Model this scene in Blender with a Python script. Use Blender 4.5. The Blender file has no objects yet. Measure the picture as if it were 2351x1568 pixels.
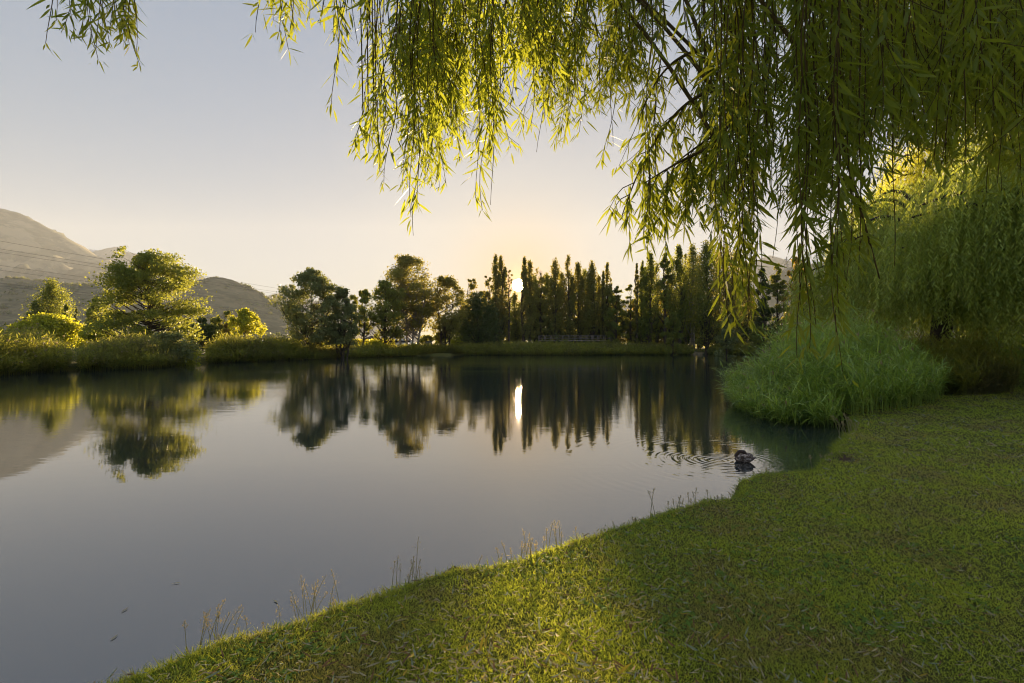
import bpy, math, random
import numpy as np
from mathutils import Vector
R = math.radians
rng = np.random.default_rng(7)
random.seed(7)
S = bpy.context.scene
C = S.collection

# ------------------------------------------------------------------ camera, sky, sun, exposure
CAMZ = 1.85
F = 1175.5                       # pixels of a 2351 px wide picture per unit of tan(angle)
cam_d = bpy.data.cameras.new('camera'); cam_d.lens = 18.0; cam_d.sensor_width = 36.0
cam_d.clip_start = 0.05; cam_d.clip_end = 20000
cam = bpy.data.objects.new('camera', cam_d); C.objects.link(cam)
cam.location = (0, 0, CAMZ); cam.rotation_euler = (R(90.2), 0, 0)
S.camera = cam

SUN_EL, SUN_AZ = R(6.46), R(0.72)
sun_dir = Vector((math.sin(SUN_AZ)*math.cos(SUN_EL), math.cos(SUN_AZ)*math.cos(SUN_EL), math.sin(SUN_EL)))
W = bpy.data.worlds.new("World"); S.world = W; W.use_nodes = True
nt = W.node_tree; nt.nodes.clear()
def N(t, kind, **kw):
    n = t.nodes.new(kind)
    for k, v in kw.items(): setattr(n, k, v)
    return n
out = N(nt, 'ShaderNodeOutputWorld'); bg = N(nt, 'ShaderNodeBackground'); bg.inputs[1].default_value = 0.073
sky = N(nt, 'ShaderNodeTexSky', sky_type='NISHITA'); sky.sun_disc = False
sky.sun_elevation = SUN_EL; sky.sun_rotation = SUN_AZ; sky.altitude = 500
sky.air_density = 1.0; sky.dust_density = 1.2; sky.ozone_density = 2.5
hs = N(nt, 'ShaderNodeHueSaturation'); hs.inputs['Saturation'].default_value = 1.9
gmn = N(nt, 'ShaderNodeGamma'); gmn.inputs[1].default_value = .25; nt.links.new(sky.outputs[0], gmn.inputs[0]); nt.links.new(gmn.outputs[0], hs.inputs['Color'])
tn = N(nt, 'ShaderNodeMix', data_type='RGBA', blend_type='MULTIPLY'); tn.inputs[0].default_value = 1; tn.inputs[7].default_value = (.84, .95, 1.14, 1)
nt.links.new(hs.outputs[0], tn.inputs[6]); skyc = tn.outputs[2]   # reddening of the air close to the low sun is mixed in below
# the visible disc of the sun itself
tc = N(nt, 'ShaderNodeTexCoord'); dp = N(nt, 'ShaderNodeVectorMath', operation='DOT_PRODUCT')
dp.inputs[1].default_value = sun_dir
nt.links.new(tc.outputs['Generated'], dp.inputs[0])
mr = N(nt, 'ShaderNodeMapRange'); mr.inputs[1].default_value = math.cos(R(0.72)); mr.inputs[2].default_value = math.cos(R(0.42))
nt.links.new(dp.outputs['Value'], mr.inputs[0])
bg2 = N(nt, 'ShaderNodeBackground'); bg2.inputs[0].default_value = (1, 0.74, 0.40, 1)
mu = N(nt, 'ShaderNodeMath', operation='MULTIPLY'); mu.inputs[1].default_value = 90.0
nt.links.new(mr.outputs[0], mu.inputs[0]); nt.links.new(mu.outputs[0], bg2.inputs[1])
for n_, f_, col_ in ((26, .24, (2.45, 2.05, 1.55, 1)), (200, .78, (2.7, 1.5, .55, 1))):
    cl = N(nt, 'ShaderNodeMath', operation='MAXIMUM'); cl.inputs[1].default_value = 0; nt.links.new(dp.outputs['Value'], cl.inputs[0])
    pw = N(nt, 'ShaderNodeMath', operation='POWER'); pw.inputs[1].default_value = n_; nt.links.new(cl.outputs[0], pw.inputs[0])
    ml = N(nt, 'ShaderNodeMath', operation='MULTIPLY'); ml.inputs[1].default_value = f_; nt.links.new(pw.outputs[0], ml.inputs[0])
    mx = N(nt, 'ShaderNodeMix', data_type='RGBA'); mx.inputs[7].default_value = col_; nt.links.new(ml.outputs[0], mx.inputs[0]); nt.links.new(skyc, mx.inputs[6]); skyc = mx.outputs[2]
nt.links.new(skyc, bg.inputs[0])
glow = bg.outputs[0]
for n_, st_, col_ in ((2500, .30, (1, .36, .05, 1)),):     # the aureole of the low sun in dusty air
    cl = N(nt, 'ShaderNodeMath', operation='MAXIMUM'); cl.inputs[1].default_value = 0; nt.links.new(dp.outputs['Value'], cl.inputs[0])
    pw = N(nt, 'ShaderNodeMath', operation='POWER'); pw.inputs[1].default_value = n_; nt.links.new(cl.outputs[0], pw.inputs[0])
    ml = N(nt, 'ShaderNodeMath', operation='MULTIPLY'); ml.inputs[1].default_value = st_; nt.links.new(pw.outputs[0], ml.inputs[0])
    bgx = N(nt, 'ShaderNodeBackground'); bgx.inputs[0].default_value = col_; nt.links.new(ml.outputs[0], bgx.inputs[1])
    ax = N(nt, 'ShaderNodeAddShader'); nt.links.new(glow, ax.inputs[0]); nt.links.new(bgx.outputs[0], ax.inputs[1]); glow = ax.outputs[0]
ad = N(nt, 'ShaderNodeAddShader'); nt.links.new(glow, ad.inputs[0]); nt.links.new(bg2.outputs[0], ad.inputs[1])
nt.links.new(ad.outputs[0], out.inputs[0])

sl = bpy.data.lights.new('sun', 'SUN'); sl.energy = 5.0; sl.angle = R(0.5); sl.color = (1.0, 0.72, 0.40)
so = bpy.data.objects.new('sun', sl); C.objects.link(so); so.location = (0, 50, 60)
so.rotation_euler = sun_dir.to_track_quat('Z', 'Y').to_euler()
S.view_settings.view_transform = 'Standard'; S.view_settings.look = 'None'; S.view_settings.gamma = 1
S.view_settings.exposure = 2.22
cy = S.cycles
cy.use_denoising = True; cy.denoising_prefilter = 'ACCURATE'; cy.pixel_filter_type = 'BLACKMAN_HARRIS'; cy.filter_width = 1.1; cy.max_bounces = 7; cy.diffuse_bounces = 5; cy.glossy_bounces = 3
cy.transmission_bounces = 4; cy.volume_bounces = 0; cy.transparent_max_bounces = 4
cy.sample_clamp_indirect = 6.0; cy.caustics_reflective = False; cy.caustics_refractive = False

# ------------------------------------------------------------------ helpers
def at(px, py, Y):
    return np.array([(px-F)/F*Y, Y, CAMZ+(788-py)/F*Y])
def sstep(a, b, x):
    t = np.clip((x-a)/(b-a), 0, 1); return t*t*(3-2*t)
def _h(i, j, s):
    n = (i*374761393 + j*668265263 + s*1442695041) & 0xffffffff
    n = ((n ^ (n >> 13))*1274126177) & 0xffffffff
    return ((n ^ (n >> 16)) & 0xffff)/65535.0
def vnoise(x, y, s=0):
    xi = np.floor(x).astype(np.int64); yi = np.floor(y).astype(np.int64)
    fx = x-xi; fy = y-yi; fx = fx*fx*(3-2*fx); fy = fy*fy*(3-2*fy)
    a = _h(xi, yi, s); b = _h(xi+1, yi, s); c = _h(xi, yi+1, s); d = _h(xi+1, yi+1, s)
    return (a*(1-fx)+b*fx)*(1-fy)+(c*(1-fx)+d*fx)*fy
def fbm(x, y, o=4, s=0, ridged=False):
    v = 0; a = 0.5; t = 0
    for k in range(o):
        n = vnoise(x*2**k, y*2**k, s+k)
        if ridged: n = 1-abs(2*n-1)
        v = v+a*n; t += a; a *= 0.5
    return v/t
def norm(v):
    return v/np.maximum(np.linalg.norm(v, axis=-1, keepdims=True), 1e-9)
def rdir(n):
    v = rng.normal(size=(n, 3)); return norm(v)

class MB:
    def __init__(s): s.V = []; s.L = []; s.T = []; s.M = []; s.A = []; s.n = 0
    def add(s, V, faces, k, mat=0, rnd=None):
        V = np.asarray(V, dtype=np.float32).reshape(-1, 3); faces = np.asarray(faces, dtype=np.int32).reshape(-1, k)
        s.V.append(V); s.L.append((faces+s.n).ravel()); s.T.append(np.full(len(faces), k, np.int32)); s.M.append(np.full(len(faces), mat, np.int32))
        s.A.append(np.full(len(V), 0.5, np.float32) if rnd is None else np.asarray(rnd, np.float32).ravel()); s.n += len(V)
    def mesh(s, name, mats, smooth=False):
        me = bpy.data.meshes.new(name)
        V = np.concatenate(s.V); L = np.concatenate(s.L); T = np.concatenate(s.T); M = np.concatenate(s.M); A = np.concatenate(s.A)
        me.vertices.add(len(V)); me.vertices.foreach_set('co', V.ravel())
        me.loops.add(len(L)); me.loops.foreach_set('vertex_index', L)
        me.polygons.add(len(T)); st = np.concatenate([[0], np.cumsum(T)[:-1]]).astype(np.int32)
        me.polygons.foreach_set('loop_start', st); me.polygons.foreach_set('loop_total', T)
        me.polygons.foreach_set('material_index', M)
        if smooth: me.polygons.foreach_set('use_smooth', np.ones(len(T), bool))
        at_ = me.attributes.new('rnd', 'FLOAT', 'POINT'); at_.data.foreach_set('value', A)
        me.update(calc_edges=True)
        for m in (mats if isinstance(mats, (list, tuple)) else [mats]): me.materials.append(m)
        return me
    def obj(s, name, mats, parent=None, smooth=False, loc=None):
        o = bpy.data.objects.new(name, s.mesh(name, mats, smooth)); C.objects.link(o)
        if parent: o.parent = parent
        if loc is not None: o.location = loc
        return o
    # --- shapes
    def diamonds(s, P, D, Sd, L, Wd, mat=0, rnd=None, fold=0.12):
        n = len(P); L = np.broadcast_to(L, (n,))[:, None]; Wd = np.broadcast_to(Wd, (n,))[:, None]
        up = np.cross(D, Sd)
        V = np.stack([P, P+D*L*.45+Sd*Wd*.5+up*Wd*fold, P+D*L, P+D*L*.45-Sd*Wd*.5+up*Wd*fold], 1)
        r = rng.random(n) if rnd is None else rnd
        s.add(V, np.arange(n*4).reshape(n, 4), 4, mat, np.repeat(r, 4))
    def strips(s, P, D, Sd, L, Wd, segs=3, bdir=(0, 0, -1), bend=0.3, mat=0, rnd=None, prof=None, fold=0.0):
        n = len(P); L = np.broadcast_to(L, (n,))[:, None]; Wd = np.broadcast_to(Wd, (n,))[:, None]
        bend = np.broadcast_to(bend, (n,))[:, None]; bdir = np.broadcast_to(np.asarray(bdir, float), (n, 3))
        pr = prof or [math.sin(math.pi*min(max(k/segs, .04), .97))**.8 for k in range(segs+1)]
        rows = []
        for k in range(segs+1):
            t = k/segs; c = P+D*L*t+bdir*bend*L*t*t; w = Wd*.5*pr[k]
            rows += [c-Sd*w, c+Sd*w]
        V = np.stack(rows, 1); K = 2*(segs+1)
        base = (np.arange(n)*K)[:, None, None]
        q = np.array([[2*k, 2*k+1, 2*k+3, 2*k+2] for k in range(segs)])[None]
        r = rng.random(n) if rnd is None else rnd
        s.add(V, (base+q).reshape(-1, 4), 4, mat, np.repeat(r, K))
    def tubes(s, P, Rr, sides=4, mat=0, rnd=None):
        P = np.asarray(P, float); n, K, _ = P.shape
        Rr = np.broadcast_to(Rr, (n, K))
        T = np.gradient(P, axis=1); T = norm(T)
        ref = np.where(np.abs(T[:, :1, 2:3]) > .8, np.array([[[1., 0, 0]]]), np.array([[[0., 0, 1]]]))
        ref = np.broadcast_to(ref, T.shape)
        U = norm(np.cross(T, ref)); Vv = np.cross(T, U)
        a = np.arange(sides)*2*math.pi/sides
        ring = (U[:, :, None, :]*np.cos(a)[None, None, :, None]+Vv[:, :, None, :]*np.sin(a)[None, None, :, None])*Rr[:, :, None, None]+P[:, :, None, :]
        V = ring.reshape(-1, 3); base = (np.arange(n)*K*sides)[:, None, None]
        q = np.array([[k*sides+j, k*sides+(j+1) % sides, (k+1)*sides+(j+1) % sides, (k+1)*sides+j] for k in range(K-1) for j in range(sides)])[None]
        s.add(V, (base+q).reshape(-1, 4), 4, mat, np.repeat(rng.random(n) if rnd is None else rnd, K*sides))
        cap = np.stack([np.arange(n)*K*sides+(K-1)*sides+j for j in range(sides)], 1)
        s.L.append((cap+s.n-n*K*sides).ravel().astype(np.int32)); s.T.append(np.full(n, sides, np.int32)); s.M.append(np.full(n, mat, np.int32))
    def tube(s, pts, r, sides=6, mat=0): s.tubes(np.asarray([pts]), np.asarray([r]) if np.ndim(r) else r, sides, mat)
    def box(s, c, d, mat=0, rz=0.0, taper=1.0):
        c = np.asarray(c, float); x, y, z = [v/2 for v in d]
        V = np.array([[-x, -y, -z], [x, -y, -z], [x, y, -z], [-x, y, -z], [-x*taper, -y*taper, z], [x*taper, -y*taper, z], [x*taper, y*taper, z], [-x*taper, y*taper, z]])
        cs, sn = math.cos(rz), math.sin(rz); V = np.stack([V[:, 0]*cs-V[:, 1]*sn, V[:, 0]*sn+V[:, 1]*cs, V[:, 2]], 1)+c
        s.add(V, [[0, 3, 2, 1], [4, 5, 6, 7], [0, 1, 5, 4], [1, 2, 6, 5], [2, 3, 7, 6], [3, 0, 4, 7]], 4, mat)
    def bar(s, a, b, w, mat=0): s.tubes(np.array([[a, b]], float), w/2*1.2, 4, mat)
    def prism(s, prof, y0, y1, mat=0):      # profile in x,z extruded along y
        k = len(prof); p = np.array(prof, float)
        V = np.concatenate([np.stack([p[:, 0], np.full(k, y0), p[:, 1]], 1), np.stack([p[:, 0], np.full(k, y1), p[:, 1]], 1)])
        s.add(V, [[j, (j+1) % k, k+(j+1) % k, k+j] for j in range(k)], 4, mat)
        s.L += [np.arange(k)[::-1].astype(np.int32)+s.n-2*k, np.arange(k).astype(np.int32)+s.n-k]
        s.T.append(np.full(2, k, np.int32)); s.M.append(np.full(2, mat, np.int32))

def tag(o, label=None, cat=None, group=None, kind=None):
    if label: o['label'] = label
    if cat: o['category'] = cat
    if group: o['group'] = group
    if kind: o['kind'] = kind
    return o
def empty(name, loc, label, cat, group=None, rz=0):
    o = bpy.data.objects.new(name, None); C.objects.link(o); o.location = loc; o.rotation_euler = (0, 0, rz)
    return tag(o, label, cat, group)

# ------------------------------------------------------------------ materials
def newmat(name):
    m = bpy.data.materials.new(name); m.use_nodes = True; t = m.node_tree; t.nodes.clear()
    return m, t, N(t, 'ShaderNodeOutputMaterial')
def mixc(t, fac, a, b, mode='MIX'):
    m = N(t, 'ShaderNodeMix', data_type='RGBA', blend_type=mode)
    for i, v in ((0, fac), (6, a), (7, b)):
        if hasattr(v, 'is_linked') or hasattr(v, 'links'): t.links.new(v, m.inputs[i])
        else: m.inputs[i].default_value = v if i == 0 else (*v, 1) if len(v) == 3 else v
    return m.outputs[2]
def noise(t, scale, detail=3, vec=None, stretch=None, rough=.55):
    n = N(t, 'ShaderNodeTexNoise'); n.inputs['Scale'].default_value = scale; n.inputs['Detail'].default_value = detail; n.inputs['Roughness'].default_value = rough
    g = N(t, 'ShaderNodeNewGeometry'); src = vec or g.outputs['Position']
    if stretch:
        mp = N(t, 'ShaderNodeMapping'); mp.inputs['Scale'].default_value = stretch; t.links.new(src, mp.inputs[0]); src = mp.outputs[0]
    t.links.new(src, n.inputs['Vector']); return n.outputs['Fac']
def ramp(t, fac, lo, hi):
    m = N(t, 'ShaderNodeMapRange'); m.interpolation_type = 'SMOOTHSTEP'
    m.inputs[1].default_value = lo; m.inputs[2].default_value = hi; t.links.new(fac, m.inputs[0]); return m.outputs[0]
def attr(t, name='rnd'):
    a = N(t, 'ShaderNodeAttribute'); a.attribute_name = name; return a.outputs['Fac']
def foliage(name, c1, c2, tr, trans=.5, rough=.5, spec=.35, patch=None, pscale=.8, k=1.5):
    c1 = tuple(v*k for v in c1); c2 = tuple(v*k for v in c2); tr = tuple(min(.9, v*(1+(k-1)*.5)) for v in tr)
    if patch: patch = tuple(v*k for v in patch)
    m, t, o = newmat(name); r = attr(t)
    col = mixc(t, r, c1, c2)
    trc = tr
    if patch:
        f = ramp(t, noise(t, pscale, 6, rough=.65), .46, .72); col = mixc(t, f, col, patch); trc = mixc(t, f, tr, tuple(min(1, v*1.8) for v in patch))
    p = N(t, 'ShaderNodeBsdfPrincipled'); t.links.new(col, p.inputs['Base Color']); p.inputs['Roughness'].default_value = rough; p.inputs['Specular IOR Level'].default_value = spec
    tl = N(t, 'ShaderNodeBsdfTranslucent')
    if isinstance(trc, tuple): tl.inputs[0].default_value = (*trc, 1)
    else: t.links.new(trc, tl.inputs[0])
    mx = N(t, 'ShaderNodeMixShader'); mx.inputs[0].default_value = trans
    t.links.new(p.outputs[0], mx.inputs[1]); t.links.new(tl.outputs[0], mx.inputs[2]); t.links.new(mx.outputs[0], o.inputs[0])
    return m
def plain(name, c, rough=.6, c2=None, scale=8, metal=0, spec=.4, bump=0):
    m, t, o = newmat(name); p = N(t, 'ShaderNodeBsdfPrincipled'); p.inputs['Roughness'].default_value = rough; p.inputs['Metallic'].default_value = metal
    p.inputs['Specular IOR Level'].default_value = spec
    n = noise(t, scale, 4); col = mixc(t, ramp(t, n, .3, .7), c, c2 or tuple(v*.7 for v in c)); t.links.new(col, p.inputs['Base Color'])
    if bump:
        b = N(t, 'ShaderNodeBump'); b.inputs['Strength'].default_value = bump; b.inputs['Distance'].default_value = .02; t.links.new(n, b.inputs['Height']); t.links.new(b.outputs[0], p.inputs['Normal'])
    t.links.new(p.outputs[0], o.inputs[0]); return m

bark = plain('bark', (.10, .075, .05), .9, (.05, .038, .028), 6, bump=.5)
pale_bark = plain('pale_bark', (.42, .38, .33), .8, (.16, .13, .11), 5, bump=.3)
twig = plain('twig', (.13, .09, .035), .9, (.09, .07, .03), 20, spec=.05)
F_willow = foliage('willow_leaf', (.072, .100, .013), (.118, .145, .02), (.37, .41, .03), .5, .5, .3, k=1.6)
F_weep = foliage('weeping_leaf', (.030, .050, .010), (.27, .32, .075), (.46, .50, .06), .36, .5, .4, k=2.0)
F_mid = foliage('mid_leaf', (.05, .075, .02), (.10, .12, .03), (.36, .34, .04), .42, k=2.0)
F_dark = foliage('dark_leaf', (.03, .048, .018), (.06, .08, .025), (.16, .17, .025), .35, k=2.0)
F_silver = foliage('silver_leaf', (.08, .098, .04), (.135, .155, .065), (.27, .27, .06), .35, k=2.0)
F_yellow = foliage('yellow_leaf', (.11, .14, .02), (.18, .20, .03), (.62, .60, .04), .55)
F_poplar = foliage('poplar_leaf', (.055, .065, .025), (.10, .11, .035), (.34, .29, .04), .42, k=2.5)
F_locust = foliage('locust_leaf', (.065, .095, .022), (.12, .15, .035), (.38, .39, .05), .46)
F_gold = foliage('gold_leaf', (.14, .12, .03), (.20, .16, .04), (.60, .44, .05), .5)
F_reed = foliage('reed_leaf', (.022, .042, .010), (.20, .26, .055), (.34, .44, .05), .36, .32, .6, k=2.3)
F_reedfar = foliage('bank_reed', (.035, .05, .012), (.17, .18, .05), (.50, .48, .06), .5, patch=(.10, .095, .035), pscale=.35)
F_seed = foliage('seed_head', (.20, .17, .09), (.28, .23, .13), (.42, .34, .17), .4)
F_grass = foliage('lawn_blade', (.066, .092, .012), (.106, .145, .018), (.40, .42, .035), .42, .5, .4, patch=(.115, .10, .028), pscale=1.1, k=3.1)
F_vine = foliage('vine_leaf', (.12, .14, .02), (.19, .19, .03), (.62, .56, .04), .5)

# ground
gm, t, o = newmat('ground_soil')
p = N(t, 'ShaderNodeBsdfPrincipled'); p.inputs['Roughness'].default_value = .95; p.inputs['Specular IOR Level'].default_value = .15
c = mixc(t, ramp(t, noise(t, 1.1, 4), .42, .62), (.08, .09, .018), (.09, .075, .028))
c = mixc(t, ramp(t, noise(t, 45, 3), .45, .62), c, (.10, .115, .022))
g = N(t, 'ShaderNodeNewGeometry'); sx = N(t, 'ShaderNodeSeparateXYZ'); t.links.new(g.outputs['Position'], sx.inputs[0])
c = mixc(t, ramp(t, sx.outputs['Z'], .14, .02), c, (.055, .042, .028))
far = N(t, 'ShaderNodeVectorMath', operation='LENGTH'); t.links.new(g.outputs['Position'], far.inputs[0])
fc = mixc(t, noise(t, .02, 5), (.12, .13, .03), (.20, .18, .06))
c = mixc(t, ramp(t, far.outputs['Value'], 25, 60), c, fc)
nd = N(t, 'ShaderNodeVectorMath', operation='DISTANCE'); t.links.new(g.outputs['Position'], nd.inputs[0]); nd.inputs[1].default_value = (4.42, 7.30, .2)
c = mixc(t, ramp(t, nd.outputs['Value'], .55, .25), c, (.075, .045, .03))
t.links.new(c, p.inputs['Base Color'])
b = N(t, 'ShaderNodeBump'); b.inputs['Strength'].default_value = .7; b.inputs['Distance'].default_value = .03; t.links.new(noise(t, 30, 5), b.inputs['Height']); t.links.new(b.outputs[0], p.inputs['Normal'])
t.links.new(p.outputs[0], o.inputs[0])

# ------------------------------------------------------------------ shoreline and ground sheet
def lawnpt(px, py, h=1.60):
    D = h*F/(py-788); return ((px-F)/F*D, D)
near = [(235, 1568), (330, 1540), (440, 1492), (500, 1467), (600, 1440), (660, 1422), (720, 1405), (800, 1378), (860, 1358), (930, 1335), (1000, 1312), (1040, 1297), (1100, 1292),
        (1150, 1285), (1200, 1276), (1280, 1250), (1400, 1206), (1490, 1180), (1600, 1151), (1660, 1140), (1692, 1128), (1695, 1104), (1750, 1085), (1870, 1078),
        (1885, 1056), (1908, 1043), (1916, 1015), (1960, 985)]
far_ = [(1700, 813), (1500, 814), (1300, 815), (1100, 815), (1000, 816), (900, 818), (830, 820), (740, 824), (650, 827), (560, 831), (480, 833), (440, 834), (400, 840),
        (340, 845), (250, 848), (180, 851), (120, 853), (60, 857), (0, 861), (-150, 870), (-400, 880)]
lake = [lawnpt(x, y) for x, y in near]+[(7.4, 11.2), (8.0, 13), (8.0, 15.5), (9.5, 19), (12, 26), (18, 36), (26, 50), (36, 68), (44, 84)]
lake += [lawnpt(x, y, CAMZ) for x, y in far_]
lake += [(-36, 15), (-34, 4), (-25, -5), (-12, -6), (-6, -3), (-3.6, .6), (-2.6, 1.7)]
lake = np.array(lake)
def sdist(x, y):
    x = np.asarray(x, float); y = np.asarray(y, float)
    d = np.full(x.shape, 1e9); ins = np.zeros(x.shape, bool)
    for i in range(len(lake)):
        a = lake[i]; b = lake[(i+1) % len(lake)]; e = b-a
        tt = np.clip(((x-a[0])*e[0]+(y-a[1])*e[1])/(e@e), 0, 1)
        d = np.minimum(d, np.hypot(x-a[0]-tt*e[0], y-a[1]-tt*e[1]))
        if a[1] != b[1]:
            c_ = ((a[1] > y) != (b[1] > y)) & (x < (b[0]-a[0])*(y-a[1])/(b[1]-a[1])+a[0]); ins ^= c_
    return np.where(ins, -d, d)
def gh(x, y, d=None):
    x = np.asarray(x, float); y = np.asarray(y, float)
    if d is None: d = sdist(x, y)
    wob = (fbm(x*3.0, y*3.0, 3, 5)-.5)*np.clip(.10*np.hypot(x, y)/3, .06, .16)
    dd = d+wob*.8
    r = np.hypot(x, y)
    top = .25+sstep(.3, 6, d)*(.06+.55*sstep(20, 45, r))+(fbm(x*.7, y*.7, 3, 9)-.5)*.08*sstep(.2, 2, d)
    return -.6+(top+.6)*sstep(-.22, .06, dd)
def gz(x, y): return float(gh(np.array([x]), np.array([y]))[0])

NA = 1100
ang = np.linspace(0, 2*math.pi, NA, endpoint=False)
rad = [0.0]
r_ = .5
while r_ < 3900: rad.append(r_); r_ *= 1.0125 if r_ < 25 else 1.03 if r_ < 200 else 1.12
rad = np.array(rad[1:]+[3900.])
AA, RR = np.meshgrid(ang, rad)
gx = RR*np.sin(AA); gy = RR*np.cos(AA)
gzv = gh(gx, gy)
mb = MB(); nr = len(rad)
V = np.stack([gx, gy, gzv], -1).reshape(-1, 3)
i0 = np.arange(nr-1)[:, None]*NA; j = np.arange(NA)[None]; jn = (j+1) % NA
q = np.stack([i0+j, i0+NA+j, i0+NA+jn, i0+jn], -1).reshape(-1, 4)
mb.add(V, q[:, ::-1], 4)
mb.L.append(np.arange(NA)[::-1].astype(np.int32)); mb.T.append(np.array([NA], np.int32)); mb.M.append(np.zeros(1, np.int32))
g_o = mb.obj('ground', gm, smooth=True); tag(g_o, 'ground of lawn banks and fields around the lake', kind='structure')

# ------------------------------------------------------------------ water
wm, t, o = newmat('lake_water')
p = N(t, 'ShaderNodeBsdfPrincipled'); p.inputs['Base Color'].default_value = (.028, .034, .034, 1); p.inputs['Roughness'].default_value = .015; p.inputs['IOR'].default_value = 2.6
g = N(t, 'ShaderNodeNewGeometry')
def wave_h(scale, stretch, detail): return noise(t, scale, detail, stretch=stretch)
def mathn(op, a, b):
    m = N(t, 'ShaderNodeMath', operation=op)
    for i, v in enumerate((a, b)):
        if isinstance(v, (int, float)): m.inputs[i].default_value = v
        else: t.links.new(v, m.inputs[i])
    return m.outputs[0]
big = mathn('MULTIPLY', wave_h(.35, (1, 1.6, 1), 2), .011)
med = mathn('MULTIPLY', wave_h(2.2, (1, 1.9, 1), 2), .0078)
fin = mathn('MULTIPLY', wave_h(7.0, (1, 1.6, 1), 3), .0042)
gust = ramp(t, noise(t, .09, 2, stretch=(.5, 1.3, 1)), .35, .65)
far = N(t, 'ShaderNodeVectorMath', operation='LENGTH'); t.links.new(g.outputs['Position'], far.inputs[0])
dist = ramp(t, far.outputs['Value'], 4, 26)
amp = mathn('MULTIPLY', mathn('ADD', mathn('MULTIPLY', gust, .75), .25), mathn('ADD', mathn('MULTIPLY', dist, .85), .12))
h = mathn('MULTIPLY', mathn('MULTIPLY', mathn('ADD', mathn('ADD', big, med), fin), amp), .68)
DUCK = (3.62, 8.0)
def rings(cx, cy, freq, reach, amp):
    sb = N(t, 'ShaderNodeVectorMath', operation='DISTANCE'); t.links.new(g.outputs['Position'], sb.inputs[0]); sb.inputs[1].default_value = (cx, cy, 0)
    d = sb.outputs['Value']; s_ = mathn('SINE', mathn('MULTIPLY', d, freq), 0)
    f_ = mathn('MULTIPLY', mathn('MULTIPLY', ramp(t, d, reach, .05), ramp(t, noise(t, 1.3, 2), .40, .66)), amp); return mathn('MULTIPLY', s_, f_)
h = mathn('ADD', h, rings(DUCK[0]-.35, DUCK[1]+.1, 62, 2.0, .0009))
h = mathn('ADD', h, rings(DUCK[0], DUCK[1], 36, 5.0, .0006))
b = N(t, 'ShaderNodeBump'); b.inputs['Strength'].default_value = 1; b.inputs['Distance'].default_value = 1.0
t.links.new(h, b.inputs['Height']); t.links.new(b.outputs[0], p.inputs['Normal']); t.links.new(p.outputs[0], o.inputs[0])
mb = MB(); a = np.linspace(0, 2*math.pi, 96, endpoint=False)
lx = lake[:, 0]; ly = lake[:, 1]
mb.add(np.array([[-60, -12, 0], [80, -12, 0], [80, 100, 0], [-60, 100, 0]]), [[0, 1, 2, 3]], 4)
w_o = mb.obj('water', wm); tag(w_o, 'calm lake water mirroring sky and trees', kind='structure')

# ------------------------------------------------------------------ mountains and hills
def mtn_mat(name, cs, scale, snow=None):
    m, t, o = newmat(name); p = N(t, 'ShaderNodeBsdfPrincipled'); p.inputs['Roughness'].default_value = .95; p.inputs['Specular IOR Level'].default_value = .1
    c = mixc(t, ramp(t, noise(t, scale, 6, rough=.65), .4, .6), cs[0], cs[1]); c = mixc(t, ramp(t, noise(t, scale*.35, 5, rough=.6), .5, .62), c, cs[2])
    if name == 'vineyard_hill': c = mixc(t, ramp(t, noise(t, .12, 6, rough=.7, stretch=(.5, .5, 1.6)), .52, .66), c, (.17, .155, .09))
    if name == 'wooded_mountain': c = mixc(t, ramp(t, noise(t, .03, 6, rough=.75, stretch=(1.6, .6, .6)), .53, .66), c, (.22, .20, .13))
    if snow:
        g = N(t, 'ShaderNodeNewGeometry'); s = N(t, 'ShaderNodeSeparateXYZ'); t.links.new(g.outputs['Position'], s.inputs[0])
        f = ramp(t, s.outputs['Z'], snow, snow*1.08); n2 = ramp(t, noise(t, scale*.8, 5, stretch=(1, 1, .5)), .52, .58)
        mm = N(t, 'ShaderNodeMath', operation='MULTIPLY'); t.links.new(f, mm.inputs[0]); t.links.new(n2, mm.inputs[1]); c = mixc(t, mm.outputs[0], c, (.75, .75, .78))
    t.links.new(c, p.inputs['Base Color']); t.links.new(p.outputs[0], o.inputs[0]); return m
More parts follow.
